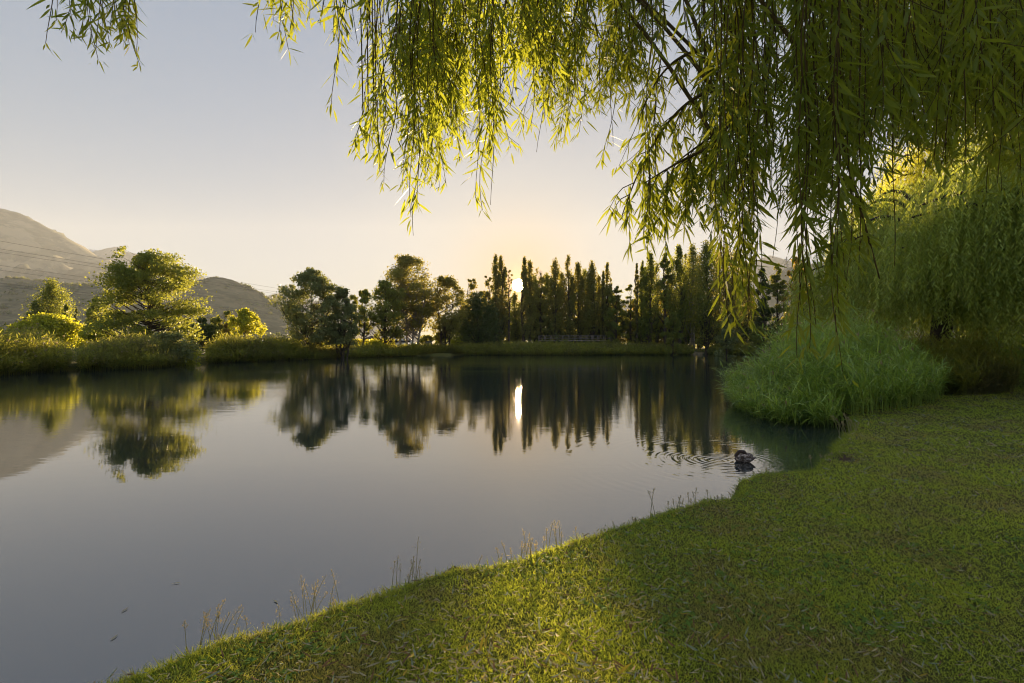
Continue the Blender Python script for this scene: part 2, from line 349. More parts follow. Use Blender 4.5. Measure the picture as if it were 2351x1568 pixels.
def mountain(name, label, prof, Yr, depth, mat, seed, rough=.12, nx=420, ny=90, fs=6.0, jag=.012):
    px = np.array([q[0] for q in prof], float); py = np.array([q[1] for q in prof], float)
    X0 = (px[0]-F)/F*Yr; X1 = (px[-1]-F)/F*Yr
    xs = np.linspace(X0, X1, nx); ridge = np.interp((xs/Yr)*F+F, px, (788-py)/F*Yr+CAMZ)
    ss = np.linspace(-1, .6, ny); hm = ridge.max()
    XX, SS = np.meshgrid(xs, ss); ps = np.where(SS < 0, 1-np.abs(SS)**1.15, 1-(SS/.6)**1.5)
    ps = np.clip(ps, 0, 1)
    YY = Yr+SS*depth
    ed = np.minimum(sstep(0, .06, (XX-X0)/(X1-X0)), sstep(0, .06, (X1-XX)/(X1-X0)))
    gul = (fbm(XX/depth*fs*1.6, YY/depth*fs*.7, 5, seed, True)-.55)
    ZZ = ridge[None]*ps*(.35+.65*ed)+gul*rough*hm*np.sin(math.pi*np.clip(ps, 0, 1))*1.6+(fbm(XX/depth*fs*9, YY/depth*fs*9, 3, seed+9)-.5)*jag*hm*ps
    ZZ = ZZ*ed+(-1)*(1-ed)
    ZZ = np.where(ps < .015, -1.0, ZZ)
    XX = XX
    mb = MB(); V = np.stack([XX, YY, ZZ], -1).reshape(-1, 3)
    i0 = np.arange(ny-1)[:, None]*nx; j = np.arange(nx-1)[None]
    mb.add(V, np.stack([i0+j, i0+j+1, i0+nx+j+1, i0+nx+j], -1).reshape(-1, 4), 4)
    o = mb.obj(name, mat, smooth=True); tag(o, label, kind='structure'); return xs, ridge, (XX, YY, ZZ)
m_far = mtn_mat('far_mountain', ((.12, .12, .09), (.20, .18, .14), (.28, .25, .20)), .012, 520)
m_big = mtn_mat('wooded_mountain', ((.06, .07, .035), (.11, .11, .06), (.24, .21, .13)), .02)
m_hill = mtn_mat('vineyard_hill', ((.08, .085, .04), (.15, .14, .07), (.06, .07, .03)), .05)
mountain('mountain', 'high wooded mountain slope filling the left edge', [(-900, 300), (-500, 330), (-200, 420), (0, 477), (40, 487), (90, 515), (130, 536), (165, 558), (200, 580), (260, 603), (330, 628), (420, 655), (520, 690), (640, 740), (800, 790)], 2300, 1300, m_big, 11, .16, fs=7)
mountain('mountain', 'distant snow streaked range behind the big locust tree', [(60, 640), (120, 580), (165, 558), (190, 569), (225, 575), (250, 568), (268, 566), (290, 577), (320, 584), (350, 592), (385, 604), (410, 618), (440, 626), (480, 640), (540, 690), (620, 780)], 3100, 700, m_far, 21, .10)
mountain('mountain', 'low pale range right of the cone shaped hill', [(480, 770), (560, 700), (600, 682), (640, 673), (655, 668), (680, 674), (720, 690), (790, 705), (900, 740), (1000, 780)], 3000, 700, m_far, 31, .08)
mountain('mountain', 'pale peak showing over the trees at right', [(1250, 780), (1380, 715), (1440, 688), (1520, 675), (1600, 650), (1700, 612), (1735, 599), (1757, 589), (1767, 586), (1780, 589), (1800, 595), (1840, 606), (1950, 640), (2100, 700), (2350, 780)], 2900, 800, m_far, 41, .08)
hx1 = mountain('hill', 'long terraced hill below the high mountain', [(-500, 600), (-200, 625), (0, 638), (60, 641), (100, 646), (140, 652), (180, 656), (250, 652), (300, 655), (370, 660), (430, 665), (500, 690), (600, 740), (680, 788)], 900, 420, m_hill, 51, .05, fs=5)
hx2 = mountain('hill', 'cone shaped hill with bushes along its ridge', [(330, 720), (400, 680), (440, 662), (470, 650), (490, 641), (508, 636), (530, 641), (560, 655), (590, 668), (620, 688), (650, 700), (700, 722), (760, 750), (840, 788)], 1000, 380, m_hill, 61, .06, fs=5)
mountain('hill', 'low wooded hill behind the pylon at right', [(1650, 760), (1720, 690), (1780, 628), (1805, 616), (1840, 606), (1950, 600), (2100, 620), (2300, 700), (2400, 760)], 1250, 400, m_big, 71, .05)
# trees scattered over the two hills: one far-off mass
mb = MB()
for (xs, rd, (XX, YY, ZZ)), n in ((hx1, 900), (hx2, 700)):
    ny, nx = XX.shape
    k = rng.integers(0, nx, n); row = np.where(rng.random(n) < .45, int(ny*.62), rng.integers(int(ny*.15), int(ny*.64), n))
    cl = vnoise(k/25., row/12., 3) > .45
    P = np.stack([XX[row, k], YY[row, k], ZZ[row, k]], 1)[cl]; P = P[P[:, 2] > 8]
    for pt in P:
        s_ = rng.uniform(1.6, 4.2); m_ = 22
        d = rdir(m_)*s_*rng.uniform(.3, 1, (m_, 1)); d[:, 2] = np.abs(d[:, 2])*1.0
        mb.diamonds(pt+d+np.array([0, 0, .3]), rdir(m_), rdir(m_), s_*.9, s_*.8)
o = mb.obj('hillside_trees', F_dark); tag(o, 'scattered bushes and trees covering the two hills', 'trees', kind='stuff')

# ------------------------------------------------------------------ tree generator
def tree(name, label, px, top, wpx, Y, kind='round', leaf=F_mid, bk=bark, n=5000, clumps=60, ls=.3, cb=.2, group=None, cat='tree', stems=1, dx=0.0, lean=0.0, hole=0, csz=1.0, X=None, ztop=None, wd=None, tr=1.0):
    X = (px-F)/F*Y if X is None else X
    z0 = gz(X, Y)-.05
    H = (CAMZ+(788-top)/F*Y if ztop is None else ztop)-z0
    w = wpx/F*Y if wd is None else wd
    root = empty(name, (X, Y, z0), label, cat, group)
    c0 = cb*H; ch = H-c0
    # clump centres inside the crown envelope
    clumps = int(clumps*1.6); t_ = rng.random(clumps)**(.85)
    if kind == 'poplar': pr = np.sin(math.pi*np.clip(t_*.93+.07, 0, 1)**.75)**.7
    elif kind == 'vase': pr = np.clip(np.sin(math.pi*np.clip(t_*.80+.14, 0, 1)), .03, 1)**.65
    elif kind == 'cone': pr = (1-t_)**.8*1.05+.04
    elif kind == 'locust': pr = np.clip(1-np.abs(1.85*t_-.72)**2.6/2.0, .05, 1)**.6
    elif kind == 'bush': pr = np.sqrt(np.clip(1-(t_*.97)**2.2, 0, 1))
    else: pr = np.clip(1-np.abs(2*t_-.75)**2.2/1.7, .05, 1)**.75
    th = rng.random(clumps)*2*math.pi
    lob = .66+.56*vnoise(th*1.7+7, t_*6, int(abs(px)) % 97)
    rr = (rng.random(clumps)**.42)*pr*w/2*lob*(1.6 if kind == 'poplar' else 1.0)
    rr = rr*np.where(rng.random(clumps) < .15, 1.22, 1)
    sz = w/2*(.92*rng.uniform(.8, 1.25) if kind == 'poplar' else .30)*csz*rng.uniform(.6, 1.3, clumps)*(.45+.55*pr)
    vz = np.minimum(sz*(2.0 if kind == 'poplar' else .62 if kind == 'locust' else .8), 2.4)
    cz_ = c0+vz*.5+(ch-vz*1.15)*t_
    cx_ = rr*np.cos(th)+dx*w*t_; cy_ = rr*np.sin(th)*.9
    if kind == 'poplar' and rng.random() < .6 and w > 1.1:      # a second, lower leader beside the main spire
        sd_ = rng.choice([-1, 1]); q_ = rng.random(clumps) < .36; cz_ = np.where(q_, cz_*rng.uniform(.74, .88), cz_); cx_ = np.where(q_, cx_*.7+sd_*w*rng.uniform(.42, .6), cx_)
    cen = np.stack([cx_, cy_, cz_], 1)
    if kind in ('poplar', 'cone'): cen[0] = (dx*w+rng.normal()*.03*w, 0, H*.93); sz[0] *= .6; vz[0] *= .8
    # leaves
    per = max(6, int(n*(2.1 if Y > 56 else 1.9)/clumps))
    hz_ = sz*(1.3 if kind == 'locust' else 1.0)
    sig = np.minimum(np.stack([hz_, hz_, vz], 1), 2.4)
    P = (cen[:, None]+np.clip(rng.normal(size=(clumps, per, 3)), -1.9, 1.9)*sig[:, None]*.50).reshape(-1, 3)
    P = P[(P[:, 2] > .12) & (P[:, 2] < H*1.04)]
    if kind not in ('bush', 'poplar', 'cone') and (wpx > 44 or hole):
        hf = (hole or .55)*1.9; yy = P[:, 1]*.8; P = P[(vnoise(P[:, 0]*hf+px*.37+yy, P[:, 2]*hf*(1.6 if kind == 'locust' else 1), 77)+.25*vnoise(P[:, 0]*hf*3, P[:, 2]*hf*3+P[:, 1], 78) > (.42 if kind == 'locust' else .30 if kind in ('poplar', 'cone') else .42))]
    D = rdir(len(P)); D[:, 2] -= .35; D = norm(D); Sd = norm(np.cross(D, rdir(len(P))))
    lsz = ls*rng.uniform(.55, 1.25, len(P))
    mb = MB(); cr = np.clip(rng.random(len(P))*.7+vnoise(P[:, 0]*1.1+3, P[:, 2]*1.1, 5)*.4-.05, 0, 1)
    mb.diamonds(P-D*lsz[:, None]*.5, D, Sd, lsz, lsz*.62, rnd=cr)
    mb.obj('crown', leaf, root)
    # trunk and limbs
    mt = MB(); rt = max(.05, H*.017)*tr
    K = 8; zt = np.linspace(0, 1, K)
    tops = []
    for k in range(stems):
        off = (k-(stems-1)/2)*w*.09 if stems > 1 else 0
        wob = rng.normal(0, .012*H, (K, 2))*zt[:, None]
        sx_ = off*(1+1.6*zt)+lean*H*zt*(1-zt)*1.5+dx*w*zt*.9+wob[:, 0]; sy_ = rng.normal()*.25*(stems > 1)+wob[:, 1]
        hh = H*(.93 if stems == 1 else rng.uniform(.65, .92))
        pts = np.stack([sx_, np.broadcast_to(sy_, (K,)), zt*hh], 1); tops.append(pts)
        rs = rt*(1-.86*zt)*(1 if stems == 1 else .7); rs[0] *= 1.35
        mt.tube(pts, rs, 8)
    B = []; Rb = []
    for c_ in cen:
        st = tops[rng.integers(0, stems)]
        hz = np.hypot(c_[0], c_[1]); zb = c_[2]-hz*(2.6 if kind == 'poplar' else 1.0 if kind != 'locust' else .45)-.03*H
        zb = np.clip(zb, H*.07 if kind != 'poplar' else H*.1, H*.9)
        a_ = np.array([np.interp(zb, st[:, 2], st[:, 0]), np.interp(zb, st[:, 2], st[:, 1]), zb])
        if zb > c_[2]: continue
        m_ = (a_+c_)/2; m_[:2] += (c_[:2]-a_[:2])*.16; m_[2] -= .06*abs(c_[2]-zb); m_ += rng.normal(0, .025*w, 3)
        u = np.linspace(0, 1, 6)[:, None]; B.append((1-u)**2*a_+2*u*(1-u)*m_+u*u*c_)
        r0 = rt*.38*(1-.75*zb/H); Rb.append(r0*(1-.8*np.linspace(0, 1, 6)))
    if B: mt.tubes(np.array(B), np.array(Rb), 5)
    mt.obj('trunk', bk, root, smooth=True)
    return root

# --- left bank
tree('locust_tree', 'big spreading locust tree with layered golden foliage on the left bank', 343, 574, 192, 48, 'locust', F_locust, n=20000, clumps=125, ls=.23, cb=.08, hole=.45, tr=1.3, csz=.8)
tree('willow_bush', 'silver willow bush overhanging the water at the foot of the locust tree', 385, 757, 115, 42.5, 'bush', F_silver, n=3600, clumps=50, ls=.2, cb=.05, cat='bush')
tree('willow_bush', 'yellow lit low bush right of the locust tree', 420, 788, 80, 44, 'bush', F_yellow, n=1500, clumps=26, ls=.2, cb=.05, cat='bush')
tree('poplar_tree', 'sunlit poplar with narrow top behind the yellow bushes at far left', 119, 644, 52, 72, 'poplar', F_locust, n=4200, clumps=60, ls=.26, cb=.1)
tree('poplar_tree', 'short golden poplar on the left of the narrow sunlit poplar', 80, 692, 42, 70, 'round', F_locust, n=1800, clumps=32, ls=.26, cb=.1)
tree('poplar_tree', 'short golden poplar on the right of the narrow sunlit poplar', 152, 693, 26, 70, 'cone', F_locust, n=1200, clumps=26, ls=.26, cb=.1)
tree('spruce_tree', 'small thin conifer standing behind the yellow bushes', 175, 703, 16, 68, 'cone', F_dark, n=420, clumps=22, ls=.22, cb=.1)
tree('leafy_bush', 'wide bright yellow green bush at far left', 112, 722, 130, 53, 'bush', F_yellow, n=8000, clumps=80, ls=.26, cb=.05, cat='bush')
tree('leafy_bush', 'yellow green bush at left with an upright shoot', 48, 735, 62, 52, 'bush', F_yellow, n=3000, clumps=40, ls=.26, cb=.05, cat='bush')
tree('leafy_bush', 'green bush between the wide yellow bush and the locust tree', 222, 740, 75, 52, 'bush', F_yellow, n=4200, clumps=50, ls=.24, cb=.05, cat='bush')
tree('ash_tree', 'pale golden tree just behind the left side of the locust tree', 230, 680, 60, 66, 'round', F_locust, n=3200, clumps=46, ls=.28, cb=.1)
tree('leafy_bush', 'yellow bush cut by the left edge of the view', -12, 750, 62, 48, 'bush', F_yellow, n=2600, clumps=36, ls=.24, cb=.05, cat='bush')
tree('dark_bush', 'dark round bushy tree right of the locust tree', 466, 727, 72, 66, 'round', F_dark, n=4200, clumps=50, ls=.28, cb=.05)
tree('young_maple', 'dark green young tree with rounded top behind the dark bush', 515, 711, 58, 69, 'round', F_mid, n=3000, clumps=40, ls=.28, cb=.1)
tree('young_maple', 'bright green young tree with pointed top above the parked car', 563, 709, 80, 66, 'round', F_yellow, n=4600, clumps=60, ls=.28, cb=.12)
tree('pale_shrub', 'pale yellow upright shrub in front of the young trees', 518, 742, 34, 62, 'cone', F_gold, n=1100, clumps=26, ls=.22, cb=.05, cat='bush')
tree('young_conifer', 'small blue green sapling above the reeds', 676, 768, 14, 58, 'cone', F_silver, n=260, clumps=14, ls=.16, cb=.05)
tree('young_conifer', 'tiny thin sapling above the reeds left of the blue green sapling', 633, 775, 8, 58, 'cone', F_silver, n=110, clumps=9, ls=.14, cb=.05)
# --- middle bank
tree('poplar_tree', 'broad leafy tree with several stems at the left end of the lakeside row', 716, 617, 142, 61.5, 'round', F_silver, n=12000, clumps=110, ls=.26, cb=.16, stems=3, hole=.55, csz=.8)
tree('willow_tree', 'silver green willow with a clump of dark stems in the lakeside row', 786, 660, 76, 62, 'round', F_silver, n=6000, clumps=70, ls=.26, cb=.2, stems=4, hole=.5)
tree('thin_tree', 'thin leaning tree with open crown between the silver willow and the low limbed tree', 830, 664, 70, 71, 'vase', F_mid, n=3200, clumps=46, ls=.28, cb=.3, lean=.12, hole=.5, csz=.7)
tree('low_limbed_tree', 'wide tree with low spreading limbs beside the two parked vans', 884, 643, 98, 74, 'round', F_mid, n=5600, clumps=74, ls=.28, cb=.2, tr=1.3, hole=.5, csz=.8)
tree('poplar_tree', 'tallest broad tree in the middle of the lakeside row with pale trunks', 940, 587, 124, 80, 'vase', F_poplar, pale_bark, n=17000, clumps=130, ls=.3, cb=.2, stems=4, hole=.6)
tree('leafy_tree', 'rounded leafy tree to the right of the tallest broad tree', 1022, 634, 88, 82, 'vase', F_poplar, n=6400, clumps=74, ls=.3, cb=.2, stems=3, hole=.5)
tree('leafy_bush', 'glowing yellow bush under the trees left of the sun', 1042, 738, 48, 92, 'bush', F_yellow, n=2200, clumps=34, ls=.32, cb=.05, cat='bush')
tree('leafy_tree', 'open crowned tree left of the ivy clad column', 1076, 640, 66, 88, 'vase', F_poplar, n=3000, clumps=46, ls=.32, cb=.2, hole=.45, csz=.8)
tree('ivy_tree', 'dark column shaped tree clad in ivy', 1098, 672, 46, 86, 'poplar', F_dark, n=5000, clumps=50, ls=.32, cb=.02)
tree('leafy_tree', 'sparse tree with fine branches just left of the tall twin poplar', 1122, 634, 52, 90, 'vase', F_poplar, n=2800, clumps=36, ls=.3, cb=.2, hole=.5, csz=.8)
PG = 'tall narrow poplars along the far shore'
def poplar(label, x, top, w, Y=91, lf=F_poplar, n=3000, cb=.1, **k): return tree('poplar_tree', label, x, top, w, Y, 'poplar', lf, n=n, clumps=54, ls=.3, cb=cb, group=PG, lean=rng.normal(0, .035), **k)
poplar('left stem of the twin poplar left of the sun, tall and narrow', 1138, 583, 15, 90, n=3000)
poplar('right stem of the twin poplar left of the sun', 1150, 588, 17, 90.6, n=3200)
tree('thin_tree', 'very open tree directly in front of the low sun', 1168, 617, 26, 88, 'vase', F_poplar, n=700, clumps=26, ls=.26, cb=.25, csz=.7)
poplar('left spire of the twin poplar right of the sun', 1204, 588, 14, 90, n=3000)
poplar('right spire of the twin poplar right of the sun', 1216, 597, 15, 90.5, n=3000)
tree('leafy_tree', 'round topped tree right of the twin poplar by the sun', 1241, 613, 42, 92, 'vase', F_poplar, n=3600, clumps=50, ls=.32, cb=.1, hole=.4)
poplar('slim poplar right of the round topped tree', 1274, 596, 20, 92)
poplar('tall slim poplar above the middle of the footbridge', 1305, 586, 19, 92, n=3400)
poplar('broader poplar beside the tall slim poplar over the footbridge', 1327, 603, 26, 93, n=3600)
poplar('single poplar spire above the right half of the footbridge', 1360, 598, 20, 92, n=3400)
poplar('poplar spire standing over the right end of the footbridge', 1394, 602, 17, 93, n=2800)
poplar('small side spire close left of the poplar over the footbridge end', 1385, 622, 9, 92, n=1100)
tree('leafy_tree', 'low spreading tree in the dip between the two poplar groups', 1415, 655, 48, 88, 'round', F_mid, n=2600, clumps=44, ls=.32, cb=.1, hole=.5)
tree('leafy_tree', 'sparse leafy tree at the left of the right hand poplar group', 1448, 652, 34, 90, 'vase', F_mid, n=1300, clumps=30, ls=.3, cb=.1, hole=.5)
poplar('thinnest poplar at the left end of the right hand poplar group', 1462, 604, 9, 88, n=1300)
poplar('slim pale green poplar second in the right hand poplar group', 1475, 598, 13, 88, F_locust, n=1800)
poplar('tall green poplar third in the right hand poplar group', 1492, 576, 21, 87, F_locust, n=3600)
tree('poplar_tree', 'broad open poplar in the middle of the right hand group', 1527, 580, 38, 86, 'vase', F_locust, n=3800, clumps=60, ls=.3, cb=.12, hole=.45)
poplar('tall poplar right of the broad open poplar', 1559, 563, 23, 86, F_locust, n=3600)
tree('poplar_tree', 'tall poplar with a white lower trunk above the sandy bank', 1590, 559, 26, 91, 'poplar', F_mid, pale_bark, n=3600, clumps=56, ls=.3, cb=.2, tr=1.2)
poplar('broad dark poplar right of the white trunked poplar', 1622, 552, 38, 85, F_mid, n=5200)
poplar('last tall poplar of the right hand group, partly behind hanging willow leaves', 1668, 556, 34, 85, F_poplar, n=4400)
tree('leafy_tree', 'dark green rounded tree right of the poplars', 1752, 612, 44, 76, 'round', F_dark, n=4200, clumps=54, ls=.3, cb=.05)
tree('leafy_tree', 'second dark rounded tree, just left of the golden lit tree', 1785, 606, 46, 78, 'round', F_mid, n=4200, clumps=54, ls=.3, cb=.05)
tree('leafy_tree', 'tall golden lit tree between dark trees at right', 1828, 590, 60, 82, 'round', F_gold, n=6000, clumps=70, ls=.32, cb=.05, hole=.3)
tree('leafy_tree', 'dark tree behind the hanging leaves left of the dark evergreen', 1880, 640, 64, 70, 'round', F_dark, n=4600, clumps=56, ls=.3, cb=.05)
tree('evergreen_tree', 'dark evergreen beside the weeping willow', 1935, 652, 66, 58, 'round', F_dark, n=6000, clumps=60, ls=.28, cb=.03)
tree('evergreen_tree', 'darkest evergreen half hidden by the weeping willow', 1995, 640, 80, 54, 'round', F_dark, n=6500, clumps=60, ls=.28, cb=.03)
for x, tp, w_, lb in ((1182, 672, 20, 'low poplar crown in the gap under the sun'), (1228, 632, 22, 'shorter poplar behind the left of the round topped tree'), (1256, 628, 22, 'shorter poplar between the round topped tree and the slim poplar'), (1289, 622, 22, 'shorter poplar left of the tall slim poplar'), (1342, 618, 24, 'shorter poplar left of the single spire'),
                      (1375, 632, 22, 'shorter poplar right of the single spire'), (1482, 612, 20, 'shorter poplar between the second and third of the right hand group'), (1508, 600, 24, 'shorter poplar right of the third in the right hand group'), (1544, 590, 24, 'shorter poplar left of the tall poplar beside the white trunk'), (1574, 584, 22, 'shorter poplar left of the white trunked poplar'),
                      (1605, 578, 24, 'shorter poplar right of the white trunked poplar'), (1645, 572, 26, 'shorter poplar left of the last tall poplar'), (1690, 578, 28, 'shorter poplar right of the last tall poplar'), (1712, 600, 28, 'lowest poplar at the right end of the group')):
    poplar(lb, x, tp, w_, 97, F_poplar if x % 2 else F_mid, n=2600)
BR = 'leafy trees filling the gaps behind the poplars'
for x, tp, w_, lb in ((1068, 690, 44, 'behind the open crowned tree'), (1110, 668, 34, 'behind the ivy clad column'), (1232, 650, 40, 'behind the round topped tree'), (1262, 648, 40, 'between the round topped tree and the slim poplar'), (1290, 640, 36, 'between the slim poplar and the tall slim poplar'), (1318, 655, 40, 'behind the broader poplar over the footbridge'),
                      (1345, 640, 40, 'left of the single spire over the footbridge'), (1376, 650, 40, 'between the single spire and the footbridge end poplar'), (1405, 668, 44, 'behind the right end of the footbridge'), (1455, 690, 40, 'behind the thinnest poplar'), (1482, 668, 40, 'behind the third poplar of the right hand group'), (1512, 655, 44, 'left of the broad open poplar'), (1545, 640, 44, 'right of the broad open poplar'),
                      (1575, 640, 44, 'behind the white trunked poplar'), (1606, 630, 44, 'left of the broad dark poplar'), (1645, 640, 44, 'between the broad dark poplar and the last tall poplar'), (1690, 650, 50, 'right of the last tall poplar'), (1722, 660, 50, 'left of the first dark rounded tree'), (1860, 650, 50, 'right of the golden lit tree')):
    tree('leafy_tree', 'leafy background tree '+lb, x, tp, w_, 103, 'round', F_gold if x % 3 == 0 else F_poplar, n=2400, clumps=34, ls=.34, cb=.04, group=BR)
# --- undergrowth along the far shore
UG = 'dark shrubs in the undergrowth below the poplars'
marks = [(1066, 'glowing yellow bush'), (1085, 'open crowned tree'), (1104, 'ivy clad column'), (1128, 'sparse fine branched tree'), (1144, 'twin poplar left of the sun'), (1168, 'tree in front of the low sun'), (1190, 'low sun'), (1214, 'twin poplar right of the sun'),
         (1241, 'round topped tree'), (1274, 'slim poplar by the footbridge'), (1300, 'tall slim poplar over the footbridge'), (1327, 'broader poplar over the footbridge'), (1358, 'single spire over the footbridge'), (1392, 'right end of the footbridge'),
         (1418, 'dip between the poplar groups'), (1440, 'sparse tree left of the right hand poplars'), (1463, 'thinnest poplar'), (1490, 'third poplar of the right hand group'), (1527, 'broad open poplar'), (1560, 'tall poplar beside the white trunk'), (1588, 'white trunked poplar'),
         (1624, 'broad dark poplar'), (1660, 'last tall poplar'), (1700, 'gap right of the poplars'), (1735, 'first dark rounded tree'), (1775, 'second dark rounded tree'), (1815, 'golden lit tree'), (1850, 'right side of the golden lit tree'), (1895, 'dark evergreen')]
tones = [(F_dark, 'dark green'), (F_mid, 'mid green'), (F_poplar, 'olive'), (F_dark, 'deep green')]
for i, (x, mk) in enumerate(marks):
    tp = 732+rng.uniform(-34, 26)
    if 1150 < x < 1200: tp = 712
    lf_, tn_ = tones[i % 4]
    tree('shrub', tn_+' shrub in the undergrowth below the '+mk, x, tp, rng.uniform(40, 66), rng.uniform(96, 103), 'bush', lf_, n=2400, clumps=34, ls=.34, cb=.0, group=UG, cat='shrub')
tree('shrub', 'silvery round shrub by the sandy bank', 1668, 728, 46, 74, 'bush', F_silver, n=2600, clumps=34, ls=.26, cb=0, cat='shrub')
tree('shrub', 'pale green shrub left of the sandy bank', 1545, 718, 44, 80, 'bush', F_mid, n=2600, clumps=34, ls=.28, cb=0, cat='shrub')
tree('shrub', 'low shrub right of the silvery round shrub', 1742, 750, 44, 74, 'bush', F_mid, n=1800, clumps=30, ls=.26, cb=0, cat='shrub')
tree('shrub', 'grey sprig of a shrub in front of the footbridge', 1276, 762, 18, 89, 'bush', F_silver, n=260, clumps=12, ls=.26, cb=0, cat='shrub')
# --- low growth behind middle row
for x, tp, w_, lf, lb in ((760, 785, 60, F_yellow, 'low sunlit bush between the broad leafy tree and the willow stems'), (860, 782, 70, F_yellow, 'low sunlit bush under the thin leaning tree'), (650, 792, 40, F_mid, 'low dark bush left of the broad leafy tree'),
                       (980, 770, 50, F_mid, 'low bush behind the pale trunks'), (1010, 760, 40, F_yellow, 'glowing low bush right of the utility cabinet')):
    tree('shrub', lb, x, tp, w_, 84 if x > 940 else 72, 'bush', lf, n=1300, clumps=26, ls=.26, cb=0, cat='shrub')

# ------------------------------------------------------------------ reeds
def pip(x, y, poly):
    ins = np.zeros(x.shape, bool)
    for i in range(len(poly)):
        a = poly[i]; b = poly[(i+1) % len(poly)]
        if a[1] != b[1]: ins ^= ((a[1] > y) != (b[1] > y)) & (x < (b[0]-a[0])*(y-a[1])/(b[1]-a[1])+a[0])
    return ins
def pdist(x, y, poly):
    d = np.full(x.shape, 1e9)
    for i in range(len(poly)):
        a = np.array(poly[i], float); b = np.array(poly[(i+1) % len(poly)], float); e = b-a
        tt = np.clip(((x-a[0])*e[0]+(y-a[1])*e[1])/(e@e), 0, 1); d = np.minimum(d, np.hypot(x-a[0]-tt*e[0], y-a[1]-tt*e[1]))
    return d
def sample(poly, n):
    p = np.array(poly, float); lo = p.min(0); hi = p.max(0); xs = np.empty(0); ys = np.empty(0)
    while len(xs) < n:
        x = rng.uniform(lo[0], hi[0], n*2); y = rng.uniform(lo[1], hi[1], n*2); k = pip(x, y, poly); xs = np.append(xs, x[k]); ys = np.append(ys, y[k])
    return xs[:n], ys[:n]
def reeds(name, label, poly, n, hgt, leaves, lw, ll, mat, seeds=0.0, group=None, edge=1.6, lean=(-.1, -.12), kind=None, dens_h=.55, hfun=None, stalkr=.006):
    x, y = sample(poly, n); d = pdist(x, y, poly); z = np.maximum(gh(x, y), -.1)
    hh = hgt*(dens_h+(1-dens_h)*sstep(0, edge, d))*rng.uniform(.55, 1.16, n)*(.66+.36*vnoise(x*.8, y*.8, 4)+.3*vnoise(x*2.6, y*2.6, 6))
    if hfun is not None: hh = hh*hfun(x, y)
    cx_, cy_ = np.mean(poly, axis=0); ow = np.stack([x-cx_, y-cy_], 1); ow = ow/np.maximum(np.linalg.norm(ow, axis=1, keepdims=True), .1)
    lv = ow*(.30*(1-sstep(0, edge, d)))[:, None]+np.array(lean)+rng.normal(0, .10, (n, 2))
    u = np.linspace(0, 1, 5)
    P = np.stack([x[:, None]+lv[:, :1]*hh[:, None]*u**1.8, y[:, None]+lv[:, 1:]*hh[:, None]*u**1.8, z[:, None]+hh[:, None]*u*(1-.06*u)], -1)
    mb = MB(); mb.tubes(P, stalkr*(1-.7*u)[None]*np.ones((n, 1)), 3, 0)
    m = leaves; tt = np.tile(np.linspace(.30, .97, m), (n, 1))+rng.uniform(-.05, .05, (n, m)); tt = np.clip(tt, .1, .99)
    q = tt*4; i = np.minimum(q.astype(int), 3); f = (q-i)[..., None]; ar = np.arange(n)[:, None]
    B = P[ar, i]*(1-f)+P[ar, i+1]*f
    th = rng.random((n, m))*2*math.pi; el = rng.uniform(.55, 1.32, (n, m))
    D = np.stack([np.cos(th)*np.cos(el)+lean[0]*1.5, np.sin(th)*np.cos(el)+lean[1]*.8, np.sin(el)], -1).reshape(-1, 3); D = norm(D)
    Sd = norm(np.cross(D, np.array([0, 0, 1.]))+rng.normal(0, .25, D.shape))
    L = (ll*rng.uniform(.6, 1.25, (n, m))).ravel()
    mb.strips(B.reshape(-1, 3), D, Sd, L, lw*rng.uniform(.7, 1.2, n*m), 3, (lean[0]*.6, 0, -1), rng.uniform(.2, .75, n*m), 0, prof=[.7, 1, .7, .05])
    mats = [mat]
    if seeds:
        k = rng.random(n) < seeds; T = P[k, -1]; ns = len(T); mats.append(F_seed)
        for _ in range(5):
            dd = norm(np.stack([rng.normal(-.25, .35, ns), rng.normal(0, .35, ns), rng.uniform(.2, 1, ns)], 1))
            mb.diamonds(T-dd*.03, dd, norm(np.cross(dd, rdir(ns))), ll*.3, lw*1.1, 1)
    o = mb.obj(name, mats); tag(o, label, 'reeds', group, kind); return o
clump = [(5.35, 11.6), (5.3, 13.2), (5.75, 15), (6.6, 17.0), (8.5, 18.5), (11, 19), (12.9, 18.6), (12.7, 16.6), (11.8, 14.9), (10.6, 13.6), (9.1, 12.6), (8.0, 11.9), (7.0, 11.3), (6.0, 11.1)]
reeds('reed_clump', 'large bright green reed clump standing in the water beside the lawn', [(a+.75, b) for a, b in clump], 3600, 2.42, 8, .025, .50, F_reed, .03, edge=2.0, lean=(-.14, -.05), dens_h=.42, hfun=lambda x, y: .62+.38*sstep(6.0, 8.8, x))
reeds('reed_bed', 'dark shaded reed bed under the weeping willows', [(13.2, 15.0), (13.6, 19), (16.6, 20), (16.3, 17.2), (15.6, 15.8)], 2600, 1.5, 7, .03, .5, F_reedfar, 0, edge=.6, lean=(-.1, -.02))
reeds('reed_bed', 'tall reeds with tan plumes at the far right edge', [(16.4, 17.4), (17.0, 20), (21, 24), (27, 24), (27, 17)], 3200, 2.3, 6, .032, .55, F_reed, .15, edge=.8, lean=(-.15, -.05))
def pxpoly(pts): return [((x-F)/F*(D-.8), D-.8) for x, D in pts]
reeds('reed_bed', 'reeds with tan plumes at the far left shore', pxpoly([(-200, 27), (-60, 28.8), (20, 30.4), (90, 32.6), (152, 34), (156, 36.5), (120, 38), (0, 36), (-200, 33)]), 4200, 2.15, 6, .045, .6, F_reedfar, .09, edge=1.6, lean=(.14, -.12))
reeds('reed_bed', 'reeds at the foot of the locust tree with a dark water edge', pxpoly([(184, 34.4), (250, 36), (340, 38), (400, 41.5), (446, 46.5), (440, 49), (380, 46), (300, 42), (190, 38)]), 3000, 1.95, 6, .05, .55, F_reedfar, .04, edge=1.2, lean=(.05, -.1))
